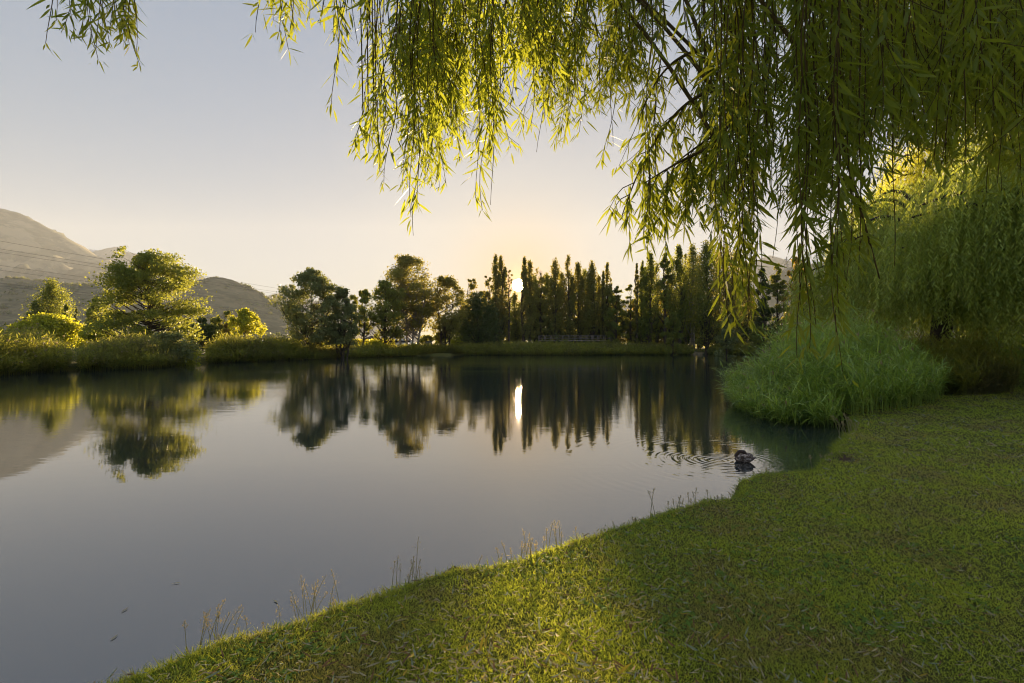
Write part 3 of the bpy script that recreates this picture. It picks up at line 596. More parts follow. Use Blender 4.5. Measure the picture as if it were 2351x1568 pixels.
reeds('reed_bed', 'long reed belt between the small beach and the broad leafy tree', pxpoly([(478, 48), (560, 50.6), (650, 56), (700, 58.5), (700, 61), (640, 60), (560, 55), (480, 52)]), 3800, 2.0, 6, .06, .6, F_reedfar, .05, edge=1.0, lean=(.04, -.06))
reeds('reed_bed', 'low dry reed belt under the row of lakeside trees', pxpoly([(700, 58.5), (740, 59.8), (830, 67), (900, 71.5), (1000, 79.5), (1060, 81), (1060, 84), (980, 82), (880, 75), (800, 69), (700, 61.5)]), 4200, 1.25, 5, .07, .55, F_reedfar, 0, edge=.8, lean=(.04, -.06), dens_h=.7)
reeds('reed_bed', 'long brown green reed belt in front of the footbridge', pxpoly([(1060, 80), (1300, 79.6), (1500, 81.5), (1590, 83), (1590, 89), (1300, 87), (1060, 85)]), 8000, 1.45, 5, .08, .6, F_reedfar, .03, edge=1.2, lean=(.0, -.05), dens_h=.65)
reeds('reed_bed', 'short reed belt right of the sandy bank', pxpoly([(1625, 83), (1730, 85), (1850, 86), (1850, 92), (1630, 90)]), 3200, 1.4, 5, .08, .6, F_reedfar, .02, edge=1.2, lean=(.0, -.05), dens_h=.65)

# ------------------------------------------------------------------ lawn blades
def lawn_pts(n, r0, r1, a0, a1, dmin=.03):
    r = np.exp(rng.uniform(math.log(r0), math.log(r1), n)); th = rng.uniform(a0, a1, n)
    x = r*np.sin(th); y = r*np.cos(th); d = sdist(x, y); k = d > dmin
    return x[k], y[k], d[k], r[k]
def blades(name, label, n, r0, r1, a0, a1, hb, wb, mat, extra=False):
    x, y, d, r = lawn_pts(n, r0, r1, a0, a1, -.03); m = len(x); z = gh(x, y, d); k = (z > .03) & ((d > .07) | (vnoise(x*2.6, y*2.6, 14) > .46)) & (np.hypot(x-4.42, y-7.30) > .20+.35*vnoise(x*5, y*5, 2)); x, y, d, r, z = x[k], y[k], d[k], r[k], z[k]; m = len(x)
    sc = np.clip(r/3.0, 1, 9)
    hh = hb*rng.uniform(.5, 1.3, m)*(1+1.3*np.exp(-(d/.07)**2)*rng.random(m))*np.clip(sc**.2, 1, 1.5)*(.75+.6*vnoise(x*2.5, y*2.5, 8))
    D = norm(np.stack([rng.normal(0, .85, m), rng.normal(0, .85, m), np.ones(m)], 1)); Sd = norm(np.cross(D, rdir(m)))
    w = wb*sc**.72*rng.uniform(.7, 1.3, m)
    P = np.stack([x, y, z-.004], 1); ln = 1.0
    mb = MB(); mb.strips(P, D, Sd, hh, w, 2, norm(rng.normal(0, 1, (m, 3))*[1, 1, .2]), rng.uniform(.1, .6, m), 0, prof=[.8, .8, .06])
    o = mb.obj(name, mat); tag(o, label, 'grass', kind='stuff'); return o
blades('lawn_grass', 'short mown grass of the lakeside lawn', 1250000, 1.5, 34, R(-70), R(70), .027, .0031, F_grass)


def edge_grass(n):
    xs_, ys_ = [], []
    P = np.array([lawnpt(a_, b_) for a_, b_ in near]+[(7.4, 11.2)]); L = np.linalg.norm(np.diff(P, axis=0), axis=1); c_ = np.concatenate([[0], np.cumsum(L)]); wts = None
    u = rng.random(n)**1.5*c_[-1]; x = np.interp(u, c_, P[:, 0])+rng.normal(0, .09, n); y = np.interp(u, c_, P[:, 1])+rng.normal(0, .09, n)
    k = vnoise(u*2.2, u*0, 5)+rng.random(n)*.5 > .45; x, y = x[k], y[k]
    d = sdist(x, y); z = gh(x, y, d); k = (z > .02) & (d > -.25); x, y, z, d = x[k], y[k], z[k], d[k]; m = len(x)
    e = .02; gx_ = (sdist(x+e, y)-d)/e; gy_ = (sdist(x, y+e)-d)/e; out_ = -np.stack([gx_, gy_], 1)
    D = norm(np.concatenate([out_*rng.uniform(-.1, 1.1, (m, 1))+rng.normal(0, .35, (m, 2)), rng.uniform(.6, 1.3, (m, 1))], 1)); sc = np.clip(np.hypot(x, y)/4, 1, 2.5)
    mb = MB(); mb.strips(np.stack([x, y, z-.005], 1), D, norm(np.cross(D, rdir(m))), rng.uniform(.03, .11, m)*sc**.4, .0042*sc**.6, 3, (0, 0, -1), rng.uniform(.2, .9, m), 0, prof=[.8, .9, .6, .05])
    o = mb.obj('edge_grass', foliage('edge_blade', (.05, .078, .014), (.10, .135, .02), (.32, .36, .03), .4, .5, .3, k=2.0)); tag(o, 'longer grass overhanging the edge of the water', 'grass', kind='stuff')
edge_grass(13000)
# broad leaved weeds and clover in the turf
wx, wy, wd_, wr = lawn_pts(2600, 2.2, 8.5, R(-50), R(50), .1); kk = fbm(wx*.8, wy*.8, 3, 55) > .48; wx, wy = wx[kk], wy[kk]; m = len(wx)*6
cx_ = np.repeat(wx, 6)+rng.normal(0, .018, m); cy_ = np.repeat(wy, 6)+rng.normal(0, .018, m); th = rng.random(m)*6.283
D = norm(np.stack([np.cos(th), np.sin(th), rng.uniform(.2, .8, m)], 1)); mb = MB(); mb.strips(np.stack([cx_, cy_, gh(cx_, cy_)+.008], 1), D, norm(np.cross(D, np.array([0, 0, 1.]))), rng.uniform(.022, .05, m), rng.uniform(.009, .017, m), 3, (0, 0, -1), .25, 0, prof=[.3, 1, .9, .2])
o = mb.obj('lawn_weeds', foliage('weed_leaf', (.05, .095, .02), (.09, .15, .03), (.25, .36, .05), .35, .7, .1, k=2)); tag(o, 'clover and broad leaved weeds growing in the lawn', 'weeds', kind='stuff')
# mossy stone at the edge
sx_, sy_ = lawnpt(1045, 1300); mb = MB(); nu, nv = 18, 12
uu = np.linspace(0, 2*math.pi, nu, endpoint=False); vv = np.linspace(-1.45, 1.5, nv); U_, V_ = np.meshgrid(uu, vv); rr_ = .75+.5*vnoise(U_*1.1+3, V_*2+9, 12)
mb.add(np.stack([.085*rr_*np.cos(U_)*np.cos(V_), .06*rr_*np.sin(U_)*np.cos(V_), .05*rr_*np.sin(V_)+.03], -1).reshape(-1, 3), [[a_*nu+b_, a_*nu+(b_+1) % nu, (a_+1)*nu+(b_+1) % nu, (a_+1)*nu+b_] for a_ in range(nv-1) for b_ in range(nu)], 4)
o = mb.obj('stone', plain('mossy_stone', (.17, .11, .07), .9, (.09, .07, .04), 40, bump=.6), smooth=True, loc=(sx_, sy_, gz(sx_, sy_)-.01)); tag(o, 'small brown mossy stone at the sunlit edge of the lawn', 'stone')

# ------------------------------------------------------------------ weeping willows in the middle distance
def weeping(name, label, X, Y, top, rad, botf, n, leaf, seed, per=46, spread=1.0):
    z0 = gz(X, Y); root = empty(name, (X, Y, z0), label, 'tree')
    mt = MB(); K = 9; u = np.linspace(0, 1, K)
    mt.tube(np.stack([u*.4, u*0, u*top*.62], 1), .42*(1-.6*u), 10)
    # domed cascades: arching boughs, strands fall from them
    nb = 26; B = []
    for k in range(nb):
        a = rng.random()*2*math.pi; rr = rad*math.sqrt(rng.uniform(.12, 1)); zt = top*rng.uniform(.86, 1.0)*math.sqrt(max(.05, 1-(rr/rad)**2*.72))
        p0 = np.array([.2, 0, top*rng.uniform(.25, .55)]); p2 = np.array([rr*math.cos(a), rr*math.sin(a), zt*.93]); p1 = np.array([p2[0]*.45, p2[1]*.45, zt*1.12])
        v = np.linspace(0, 1, 8)[:, None]; B.append((1-v)**2*p0+2*v*(1-v)*p1+v*v*p2)
    B = np.array(B); mt.tubes(B, np.linspace(.14, .03, 8)[None]*np.ones((nb, 1)), 5)
    mt.obj('trunk', bark, root, smooth=True)
    b = rng.integers(0, nb, n); i = rng.integers(2, 8, n); st = B[b, i]+rng.normal(0, [.34, .34, .2], (n, 3))
    rr = np.hypot(st[:, 0], st[:, 1]); bz = botf(st[:, 0]+X, st[:, 1]+Y, rr)-z0
    ln = np.clip(rng.uniform(1.2, 3.6, n), .6, np.maximum(st[:, 2]-bz, .5)); cut = rng.random(n) < .45
    ln = np.where(cut, np.maximum(st[:, 2]-bz-rng.random(n)**2*1.2, .6), ln)
    ow = st[:, :2]/np.maximum(rr, .3)[:, None]
    mb = MB()
    K = per; v = np.linspace(0, 1, K)[None]
    P = np.stack([st[:, :1]+ow[:, :1]*.45*np.sin(v*1.6)+rng.normal(0, .05, (n, 1))*v*3, st[:, 1:2]+ow[:, 1:]*.45*np.sin(v*1.6)+rng.normal(0, .05, (n, 1))*v*3, st[:, 2:]-ln[:, None]*v+.12*np.sin(v*3)], -1)
    th = rng.random((n, K))*2*math.pi
    D = norm(np.stack([np.cos(th)*.6, np.sin(th)*.6, -np.ones((n, K))*rng.uniform(.5, 1.3, (n, K))], -1)).reshape(-1, 3)
    Q = P.reshape(-1, 3); keep = (Q[:, 2] > bz.repeat(K)-.1)
    Q = Q[keep]; D = D[keep]; rn = np.clip((rng.random((n, 1))**1.5*.75+rng.random((n, K))*.3), 0, 1).ravel()[keep]
    mb.diamonds(Q+rng.normal(0, .02, Q.shape), D, norm(np.cross(D, rdir(len(D)))), rng.uniform(.11, .2, len(D)), rng.uniform(.025, .042, len(D)), rnd=rn)
    mb.obj('crown', leaf, root)
    return root
def botA(x, y, r): return 1.1+1.5*vnoise(x*1.0, y*1.0, 2)+.35*sstep(3.6, 1.0, r)
def botB(x, y, r): return 1.7+2.4*vnoise(x*.8, y*.8, 3)
weeping('weeping_willow', 'weeping willow behind the reed clump whose skirt reaches the reeds', 15.8, 19.0, 9.2, 4.4, botA, 3000, F_weep, 1)
weeping('weeping_willow', 'nearer weeping willow at the right edge with higher hanging skirt', 16.8, 14.4, 10.4, 5.2, botB, 3800, F_weep, 2)
weeping('weeping_willow', 'taller sunlit willow crown showing golden above the other weeping willows', 22.5, 25.5, 13.5, 5.8, botB, 2600, F_yellow, 3)

# ------------------------------------------------------------------ the big willow over the viewer
wroot = empty('willow_tree', (4.6, -1.9, gz(4.6, -1.9)), 'near willow whose long leafy strands hang across the top of the view', 'tree')
WZ = wroot.location.z; WO = np.array(wroot.location)
mt = MB(); u = np.linspace(0, 1, 9)
mt.tube(np.stack([-.5*u**1.5, .45*u**1.5, u*4.4-.1], 1), .46*(1-.45*u)+np.array([.16]+[0]*8), 12); mt.obj('trunk', bark, wroot, smooth=True)
def bez(a, b, c, k=14):
    v = np.linspace(0, 1, k)[:, None]; a, b, c = map(np.asarray, (a, b, c)); return (1-v)**2*a+2*v*(1-v)*b+v*v*c
fork = WO+np.array([-.5, .45, 4.1])
limbs = []
for tip, mid in (((-4.2, 3.0, 4.4), (1.0, .5, 7.6)), ((-1.6, 3.3, 4.3), (1.8, .8, 7.2)), ((.3, 3.6, 4.6), (2.4, 1.0, 7.0)), ((2.0, 3.4, 4.9), (3.2, 1.0, 7.0)), ((3.6, 3.8, 4.9), (4.2, 1.4, 7.0)),
                 ((5.4, 3.6, 4.6), (5.4, 1.2, 6.8)), ((8.2, 3.0, 4.2), (6.8, .6, 7.0)), ((9.0, -2.5, 3.8), (7.0, -2.4, 7.0)), ((4.8, -7.0, 3.8), (4.6, -4.5, 7.0)), ((-.5, -4.5, 3.9), (1.8, -3.0, 7.0))):
    p = bez(fork, mid, tip, 16); limbs.append(p)
    m = MB(); m.tube(p-WO, np.linspace(.16, .022, 16), 8); m.obj('limb', bark, wroot, smooth=True)
LP = np.concatenate([p[5:] for p in limbs])
def frond(strands, bow=None, leaves_per_m=50, llen=.084, lwid=.0108):
    """strands: list of (top xyz, bottom z, sway, leafless fraction)"""
    mb = MB(); tops = np.array([s[0] for s in strands if s[3] >= 0]); c = tops.mean(0)
    j = np.argmin(((LP-c-[0, 0, .5])**2).sum(1)); a = LP[j]
    hub = (a*.35+c*.65); hub[2] = max(a[2], c[2])+.18
    mb.tube(bez(a, (a+hub)/2+[0, 0, .12], hub, 8)-WO, np.linspace(.016, .007, 8), 5, 1)
    for (top, zb, sway, bare, dens) in strands:
        L = top[2]-zb; K = max(8, int(L/.05)); v = np.linspace(0, 1, K)
        ph = rng.random()*6.3; am = rng.uniform(.006, .022)
        wx = am*np.sin(v*L*9+ph)+sway[0]*v**1.4; wy = am*np.cos(v*L*7+ph)+sway[1]*v**1.4
        P = np.stack([top[0]+wx, top[1]+wy, top[2]-L*v], 1)
        if bare < 0:
            mb.tube(P-WO, np.linspace(.002, .001, K), 4, 1); arch = None
        else: arch = bez(hub, [(hub[0]+top[0])/2, (hub[1]+top[1])/2, max(hub[2], top[2])+.10], top, 6)[:-1]
        if arch is not None: Q = np.concatenate([arch, P]); mb.tube(Q-WO, np.linspace(.0042, .0013, len(Q)), 4, 1)
        nl = int(L*leaves_per_m*dens)
        t_ = np.sort(rng.random(nl)); t_ = t_[(t_ < 1-bare) | (rng.random(nl) < .12)]
        if bare <= 0: t_ = np.append(t_, [1, .995, .99])
        nl = len(t_)
        if nl == 0: continue
        B = np.stack([np.interp(t_, v, P[:, k]) for k in range(3)], 1)
        # some leaves sit on short side shoots
        th = rng.random(nl)*2*math.pi; side = rng.random(nl) < .35; off = np.where(side, rng.uniform(.01, .03, nl), .002)
        B = B+np.stack([np.cos(th)*off, np.sin(th)*off, -off*rng.uniform(.3, 1.2, nl)], 1)
        dn = rng.uniform(.25, 2.1, nl)
        D = norm(np.stack([np.cos(th+rng.normal(0, .5, nl)), np.sin(th+rng.normal(0, .5, nl)), -dn], 1))
        Sd = norm(np.cross(D, np.array([0, 0, 1.]))+rng.normal(0, .55, (nl, 3))); Sd = norm(Sd-D*(Sd*D).sum(1, keepdims=True))
        sz = np.where(t_ > .93, .65, 1)*rng.uniform(.6, 1.25, nl)
        hv = norm(rng.normal(0, 1, (nl, 3))*[1, 1, .25]+[0, 0, -.9])
        mb.strips(B-WO, D, Sd, llen*sz, lwid*rng.uniform(.75, 1.35, nl)*np.sqrt(sz), 4, hv, rng.uniform(.0, .42, nl), 0, prof=[.12, .85, 1, .66, .04])
    mb.obj('hanging_frond', [F_willow, twig], wroot)
def wp(px, py, D): return np.array([(px-F)/F*D, D, CAMZ+(788-py)/F*D])
# envelope of the curtain: picture column -> lowest reach (rows of a 2351 px wide picture)
env = [(800, 330), (840, 345), (870, 350), (905, 425), (950, 440), (965, 500), (1000, 450), (1035, 395), (1060, 415), (1100, 450), (1140, 330), (1160, 270), (1185, 200),
       (1205, 120), (1225, 250), (1250, 290), (1295, 315), (1350, 330), (1390, 300), (1420, 290), (1450, 230), (1480, 230), (1505, 60)]
env2 = [(1420, 330), (1445, 400), (1480, 560), (1510, 590), (1540, 560), (1580, 570), (1610, 520), (1650, 560), (1690, 620), (1740, 600), (1760, 470), (1800, 470), (1830, 530), (1870, 560), (1930, 540), (1970, 520), (2000, 450),
        (2030, 400), (2080, 420), (2140, 400), (2200, 430), (2260, 460), (2340, 500), (2500, 520), (2900, 560)]
def auto(env, x0, x1, n, d0, d1, fmin=.35, fpow=.6, dens=1.0, group_w=62, zup=(.15, .55)):
    ex = [e[0] for e in env]; ey = [e[1] for e in env]; S_ = {}
    for _ in range(n):
        x = rng.uniform(x0, x1); D = rng.uniform(d0, d1); yb = np.interp(x, ex, ey)*(fmin+(1-fmin)*rng.random()**fpow)*rng.uniform(.93, 1.02)
        top = wp(x+rng.normal(0, 8), 0, D); top[2] += rng.uniform(*zup)
        b_ = wp(x, yb, D); sw = (rng.normal(-.02, .07), rng.normal(0, .06))
        for q_ in range(rng.integers(0, 4)):       # short side shoots that fan out from the strand
            f_ = rng.uniform(.35, .85); zz = top[2]+(b_[2]-top[2])*f_; ln_ = rng.uniform(.10, .28)
            tp_ = np.array([top[0]+sw[0]*f_**1.4, top[1]+sw[1]*f_**1.4, zz]); S_.setdefault(int(x//group_w), []).append((tp_, zz-ln_, (rng.normal(0, .10), rng.normal(0, .10)), -1, dens*1.3))
        S_.setdefault(int(x//group_w), []).append((top, b_[2], sw, 0 if rng.random() > .08 else rng.uniform(.1, .3), dens*rng.uniform(.8, 1.2)))
    for k in sorted(S_): frond(S_[k])
def hand(lst, D=2.5, y0=0, lpm=50, llen=.084, lwid=.0108):
    o_ = []
    for e in lst:
        x, yb = e[0], e[1]; D_ = e[2] if len(e) > 2 and e[2] else D; bare = e[3] if len(e) > 3 else 0; dens = e[4] if len(e) > 4 else 1
        yt = e[5] if len(e) > 5 else y0; dx = e[6] if len(e) > 6 else 0
        top = wp(x-dx, yt, D_); top[2] += .35 if yt <= 0 else 0
        o_.append((top, wp(x, yb, D_)[2], (dx/F*D_, 0), bare, dens))
    frond(o_, leaves_per_m=lpm, llen=llen, lwid=lwid)
# far left sprigs
hand([(112, 102, 2.5, 0, .6), (122, 45, 2.5)], lpm=30)
hand([(152, 70), (165, 62), (182, 78), (198, 92), (212, 132), (225, 112), (238, 92)], D=2.8)
hand([(252, 70), (268, 88), (280, 76), (296, 100), (306, 118, None, .25), (318, 146, None, 0, 1, 0, 26), (240, 60), (262, 50), (288, 64)], D=2.8)
# thin sprigs between left and centre
hand([(598, 78, 2.4, 0, .7), (612, 40), (646, 75), (654, 108), (664, 66), (672, 50)], D=2.4)
hand([(700, 38), (736, 48), (742, 24), (762, 60), (769, 242, 2.4, 0, .75), (776, 110), (784, 70)], D=2.4)
hand([(815, 95, 2.4, .97, .3), (838, 152, 2.3, 0, .6), (832, 60), (862, 245, 2.5, .9, .4), (846, 60)], D=2.4)
# centre curtain
auto(env, 868, 1190, 52, 2.1, 3.2, .3, .6)
auto(env, 930, 1130, 22, 2.5, 3.6, .25, 1.0, dens=1.3)
hand([(955, 542, 2.4, .12, .75), (962, 470), (946, 500)], D=2.4)
hand([(1112, 485, 2.3, 0, .6), (1130, 470, 2.3, .25, .5), (1096, 455, 2.4)], D=2.3)
hand([(812, 340, 2.5, 0, 1.2, 255, -18), (830, 330, 2.5, 0, 1.2, 245, -20), (848, 348, 2.5, 0, 1.2, 240, -16), (870, 352, 2.5, 0, 1.1, 230, -10), (892, 420, 2.5, 0, 1, 240, -8), (858, 300, 2.5, 0, 1.3, 235, -14)])
auto(env, 1195, 1505, 44, 2.2, 3.3, .3, .6)
auto(env, 1235, 1330, 12, 2.6, 3.6, .25, 1.0, dens=1.3)
auto(env, 1360, 1470, 10, 2.6, 3.6, .25, 1.0, dens=1.2)
hand([(1240, 350, 2.5, .3, .5), (1172, 245, 2.4, 0, .7), (1572, 118, 1.9, 0, .7), (1580, 70, 1.9)])
# right curtain
auto(env2, 1590, 2000, 46, 1.9, 3.2, .35, .6, dens=.85)
auto(env2, 1780, 2000, 12, 2.4, 3.8, .25, .9, dens=1.3)
auto(env2, 2000, 2400, 52, 1.7, 3.4, .4, .7, dens=1.2)
auto(env2, 1880, 2400, 66, 2.4, 4.4, .3, 1.0, dens=1.4)
auto(env2, 2420, 2900, 10, 1.9, 3.2, .4, .7)
auto(env2, 1440, 1800, 15, 2.1, 3.0, .6, .6)
auto(env2, 1830, 2000, 16, 1.9, 2.6, .6, .6)
auto([(1900, 330), (2000, 380), (2351, 390), (2500, 390)], 1960, 2400, 60, 3.4, 4.8, .35, .8, dens=1.3)
auto([(1900, 290), (2000, 320), (2351, 340), (2500, 340)], 1940, 2400, 60, 3.0, 4.2, .45, .8, dens=1.4)
# strands that reach lowest
hand([(1655, 700, 1.9), (1668, 742, 1.9), (1690, 705, 1.9), (1700, 742, 1.9), (1712, 748, 1.9), (1726, 735, 1.9), (1738, 690, 1.9)], D=1.9, lpm=48)
hand([(1838, 822, 1.75, 0, 1.1), (1848, 800, 1.75), (1832, 700, 1.8), (1860, 745, 1.8), (1855, 690, 1.75), (1875, 640, 1.8)], D=1.75, lpm=56)
hand([(1650, 640, 1.9), (1672, 690, 1.95), (1696, 660, 1.95), (1720, 700, 1.95), (1735, 650, 2.0)], D=1.9, lpm=56)
hand([(1920, 852, 1.7, 0, 1.0), (1926, 720, 1.7), (1912, 770, 1.75), (1932, 640, 1.8), (1950, 660, 1.8), (1975, 620, 1.8)], D=1.75)
hand([(1780, 590, 2.2, .97, .2), (2052, 610, 2.0, .97, .3), (1757, 420, 2.1, .2, .6)])
# slanting boughs seen inside the right curtain, with drooping shoots
def bough(p, q, r, dens=1.0, drop=(40, 150), n=12, D=2.2, llen=.085):
    a, b_, c = wp(*p, D), wp(*q, D), wp(*r, D); P = bez(a, b_, c, 18); mb = MB(); mb.tube(P-WO, np.linspace(.009, .0025, 18), 6, 1)
    j = np.argmin(((LP-a)**2).sum(1)); mb.tube(bez(LP[j], (LP[j]+a)/2+[0, 0, .3], a, 10)-WO, np.linspace(.011, .009, 10), 6, 1)
    st = []
    for k in range(n):
        i = rng.integers(3, 18); d_ = rng.uniform(*drop)/F*D; t_ = P[i].copy(); st.append((t_, t_[2]-d_, (rng.normal(-.02, .03), rng.normal(0, .03)), 0, dens*1.3))
    frond_on(mb, st, llen)
def frond_on(mb, strands, llen):
    for (top, zb, sway, bare, dens) in strands:
        L = top[2]-zb; K = max(6, int(L/.04)); v = np.linspace(0, 1, K)
        P = np.stack([top[0]+sway[0]*np.sqrt(v)*2, top[1]+sway[1]*v, top[2]-L*v], 1); mb.tube(P-WO, np.linspace(.0025, .001, K), 4, 1)
        nl = int(L*62*dens)+2; t_ = np.sort(rng.random(nl)); B = np.stack([np.interp(t_, v, P[:, k]) for k in range(3)], 1)
        th = rng.random(nl)*2*math.pi; D = norm(np.stack([np.cos(th), np.sin(th), -rng.uniform(.5, 2, nl)], 1)); Sd = norm(np.cross(D, rdir(nl)))
        mb.strips(B-WO, D, Sd, llen*rng.uniform(.55, 1.1, nl), .0105*rng.uniform(.8, 1.3, nl), 4, (0, 0, -1), rng.uniform(.0, .45, nl), 0, prof=[.12, .85, 1, .66, .04])
    mb.obj('hanging_frond', [F_willow, twig], wroot)
bough((1640, 205), (1510, 240), (1425, 505), n=13, drop=(30, 130), D=2.4)
bough((1620, 112), (1520, 125), (1478, 250), n=7, drop=(20, 90), D=2.4)
bough((1650, 330), (1570, 360), (1480, 420), n=10, drop=(60, 190), D=2.3)
bough((1720, 260), (1600, 330), (1520, 400), n=9, drop=(60, 200), D=2.5)
bough((1900, 200), (1960, 420), (2020, 640), n=5, drop=(30, 60), D=2.1)

# ------------------------------------------------------------------ duck
mott, t, o = newmat('duck_feather'); p = N(t, 'ShaderNodeBsdfPrincipled'); p.inputs['Roughness'].default_value = .6
tcn = N(t, 'ShaderNodeTexCoord'); f1 = ramp(t, noise(t, 30, 4, vec=tcn.outputs['Object'], stretch=(.6, 1, 1)), .47, .56); f2 = ramp(t, noise(t, 75, 2, vec=tcn.outputs['Object']), .5, .58)
cc = mixc(t, f1, (.07, .05, .04), (.58, .50, .47)); cc = mixc(t, f2, cc, (.10, .06, .045)); t.links.new(cc, p.inputs['Base Color']); t.links.new(p.outputs[0], o.inputs[0])
dk_head = plain('duck_head', (.07, .04, .03), .5, (.035, .02, .015), 90); dk_bill = plain('duck_bill', (.16, .12, .05), .4)
def skin(name, pts, rad, edges, mat, parent, lv=2):
    me = bpy.data.meshes.new(name); me.from_pydata(pts, edges, []); ob = bpy.data.objects.new(name, me); C.objects.link(ob); ob.parent = parent
    m = ob.modifiers.new('skin', 'SKIN'); me.skin_vertices.new() if not me.skin_vertices else None
    for i, r2 in enumerate(rad): me.skin_vertices[0].data[i].radius = r2 if isinstance(r2, tuple) else (r2, r2)
    me.skin_vertices[0].data[0].use_root = True
    sb = ob.modifiers.new('sub', 'SUBSURF'); sb.levels = lv; sb.render_levels = lv
    me.materials.append(mat)
    for q in me.polygons: q.use_smooth = True
    m.use_smooth_shade = True
    return ob
def lathe_path(mb, c, rx, rz, mat=0, n=20):   # smooth body lofted along x, sections ellipses
    c = np.array(c, float); K = len(c); a = np.arange(n)*2*math.pi/n
    T = norm(np.gradient(c, axis=0)); U = norm(np.cross(T, np.array([0, 0, 1.])+T*0)); Vv = np.cross(U, T)
    V = c[:, None]+U[:, None]*np.cos(a)[None, :, None]*np.array(rx)[:, None, None]+Vv[:, None]*np.sin(a)[None, :, None]*np.array(rz)[:, None, None]
    mb.add(V.reshape(-1, 3), [[k*n+j, k*n+(j+1) % n, (k+1)*n+(j+1) % n, (k+1)*n+j] for k in range(K-1) for j in range(n)], 4, mat)
DS = .88
duck = empty('duck', (DUCK[0], DUCK[1], 0), 'mottled brown duck preening its back on the water near the lawn', 'duck', rz=R(-22)); duck.scale = (DS, DS, DS)
mb = MB()   # body: breast at -x, tail at +x, raised
ts = np.linspace(0, 1, 15)
cx_ = -.155+.36*ts; czz = .045+.012*np.sin(ts*3)+.085*np.clip(ts-.68, 0, 1)**1.25*2.6
rxx = np.interp(ts, [0, .06, .18, .4, .62, .8, .92, 1], [.006, .05, .082, .096, .084, .05, .028, .010])
rzz = np.interp(ts, [0, .06, .18, .4, .62, .8, .92, 1], [.006, .05, .080, .084, .066, .034, .014, .004])
lathe_path(mb, np.stack([cx_, 0*cx_, czz], 1), rxx, rzz)
body = mb.obj('body', mott, duck, smooth=True)
# neck folds up from the breast and back over the shoulder, head buried in the back feathers
neck = bez((-.115, 0, .085), (-.10, -.01, .205), (-.02, -.03, .178), 9)
mb = MB(); lathe_path(mb, neck, np.interp(np.linspace(0, 1, 9), [0, .5, 1], [.046, .030, .030]), np.interp(np.linspace(0, 1, 9), [0, .5, 1], [.046, .030, .030]), n=14)
hd = np.array([[-.045, -.025, .182], [-.03, -.03, .186], [-.01, -.034, .182], [.012, -.038, .166], [.028, -.040, .148], [.036, -.041, .138]])
lathe_path(mb, hd, [.006, .026, .033, .033, .022, .012], [.006, .027, .034, .034, .022, .010], n=14)
nk = mb.obj('head', dk_head, duck, smooth=True)
mb = MB(); lathe_path(mb, [[.030, -.040, .146], [.042, -.042, .130], [.055, -.044, .116], [.062, -.045, .108]], [.013, .012, .012, .004], [.010, .006, .004, .002], n=10); mb.obj('bill', dk_bill, nk, smooth=True)
eye_m = plain('duck_eye', (.01, .01, .01), .1)
for sg in (-1, 1):
    mb = MB(); lathe_path(mb, [[.004, -.036+sg*.031-.002, .182], [.008, -.036+sg*.031, .182], [.012, -.036+sg*.031+.001, .182]], [.001, .0045, .001], [.001, .0045, .001], n=8); mb.obj('eye', eye_m, nk)
for sg in (-1, 1):
    mb = MB(); tw = np.linspace(0, 1, 9)
    lathe_path(mb, np.stack([-.08+.23*tw, sg*(.072+.012*np.sin(tw*3.1)-.045*tw**2), .085+.012*np.sin(tw*3.1)+.035*tw**2], 1), .018*np.sin(math.pi*np.clip(tw*.93+.05, 0, 1))**.7+.001, .048*np.sin(math.pi*np.clip(tw*.93+.05, 0, 1))**.7+.001, n=12)
    mb.obj('wing', mott, duck, smooth=True)

# ------------------------------------------------------------------ grass tufts on the shore edge
def strand_y(px):
    xs_ = [q_[0] for q_ in near]; ys_ = [q_[1] for q_ in near]; return np.interp(px, xs_, ys_)
tufts = [(478, 132, 9, 'tallest spreading tuft of flowering grass near the lower left of the shore', .9), (520, 100, 6, 'tuft of flowering grass just right of the lowest left tuft', .8), (612, 110, 4, 'slim pair of grass stalks between two larger tufts', .4),
         (700, 150, 10, 'broad tuft of tall flowering grass beside a rusty leaf', 1.0), (745, 110, 5, 'leaning grass stalks right of the broad tuft', .8), (830, 40, 5, 'short fine grass tuft on the sunlit bank', .5), (878, 46, 4, 'small reddish grass tuft left of the upright stalks', .5),
         (925, 108, 7, 'upright tuft of straw coloured grass heads', .35), (962, 130, 5, 'very tall thin stalks right of the straw coloured tuft', .3), (1092, 40, 4, 'small fine grass tuft near the mossy stone', .4), (1132, 66, 4, 'leaning dark grass plume on the bank', .7),
         (1195, 70, 9, 'row of fine flowering stalks at the middle of the shore', .5), (1225, 62, 7, 'fine stalks right of the middle row', .5), (1272, 74, 8, 'dense tuft of grass stalks with drooping heads', .5), (1350, 52, 7, 'low feathery grass tuft past the middle tufts', .5),
         (1425, 50, 7, 'thin grass tuft left of the two shore end tufts', .5), (1478, 58, 8, 'fine tall grass where the shore starts to straighten', .4), (1540, 62, 7, 'upright grass tuft nearing the little cape', .4), (1600, 56, 6, 'thin grass tuft beside the little cape', .5), (1655, 48, 7, 'last grass tuft at the inner corner of the little cape', .5),
         (1760, 30, 6, 'sparse stalks at the tip of the bank below the duck', .4), (1905, 40, 12, 'dense wild grass at the muddy notch below the reeds', .7), (1950, 46, 12, 'straw coloured wild grass at the foot of the reed clump', .8)]
F_stalk = foliage('grass_stalk', (.20, .20, .09), (.30, .27, .14), (.42, .40, .16), .35)
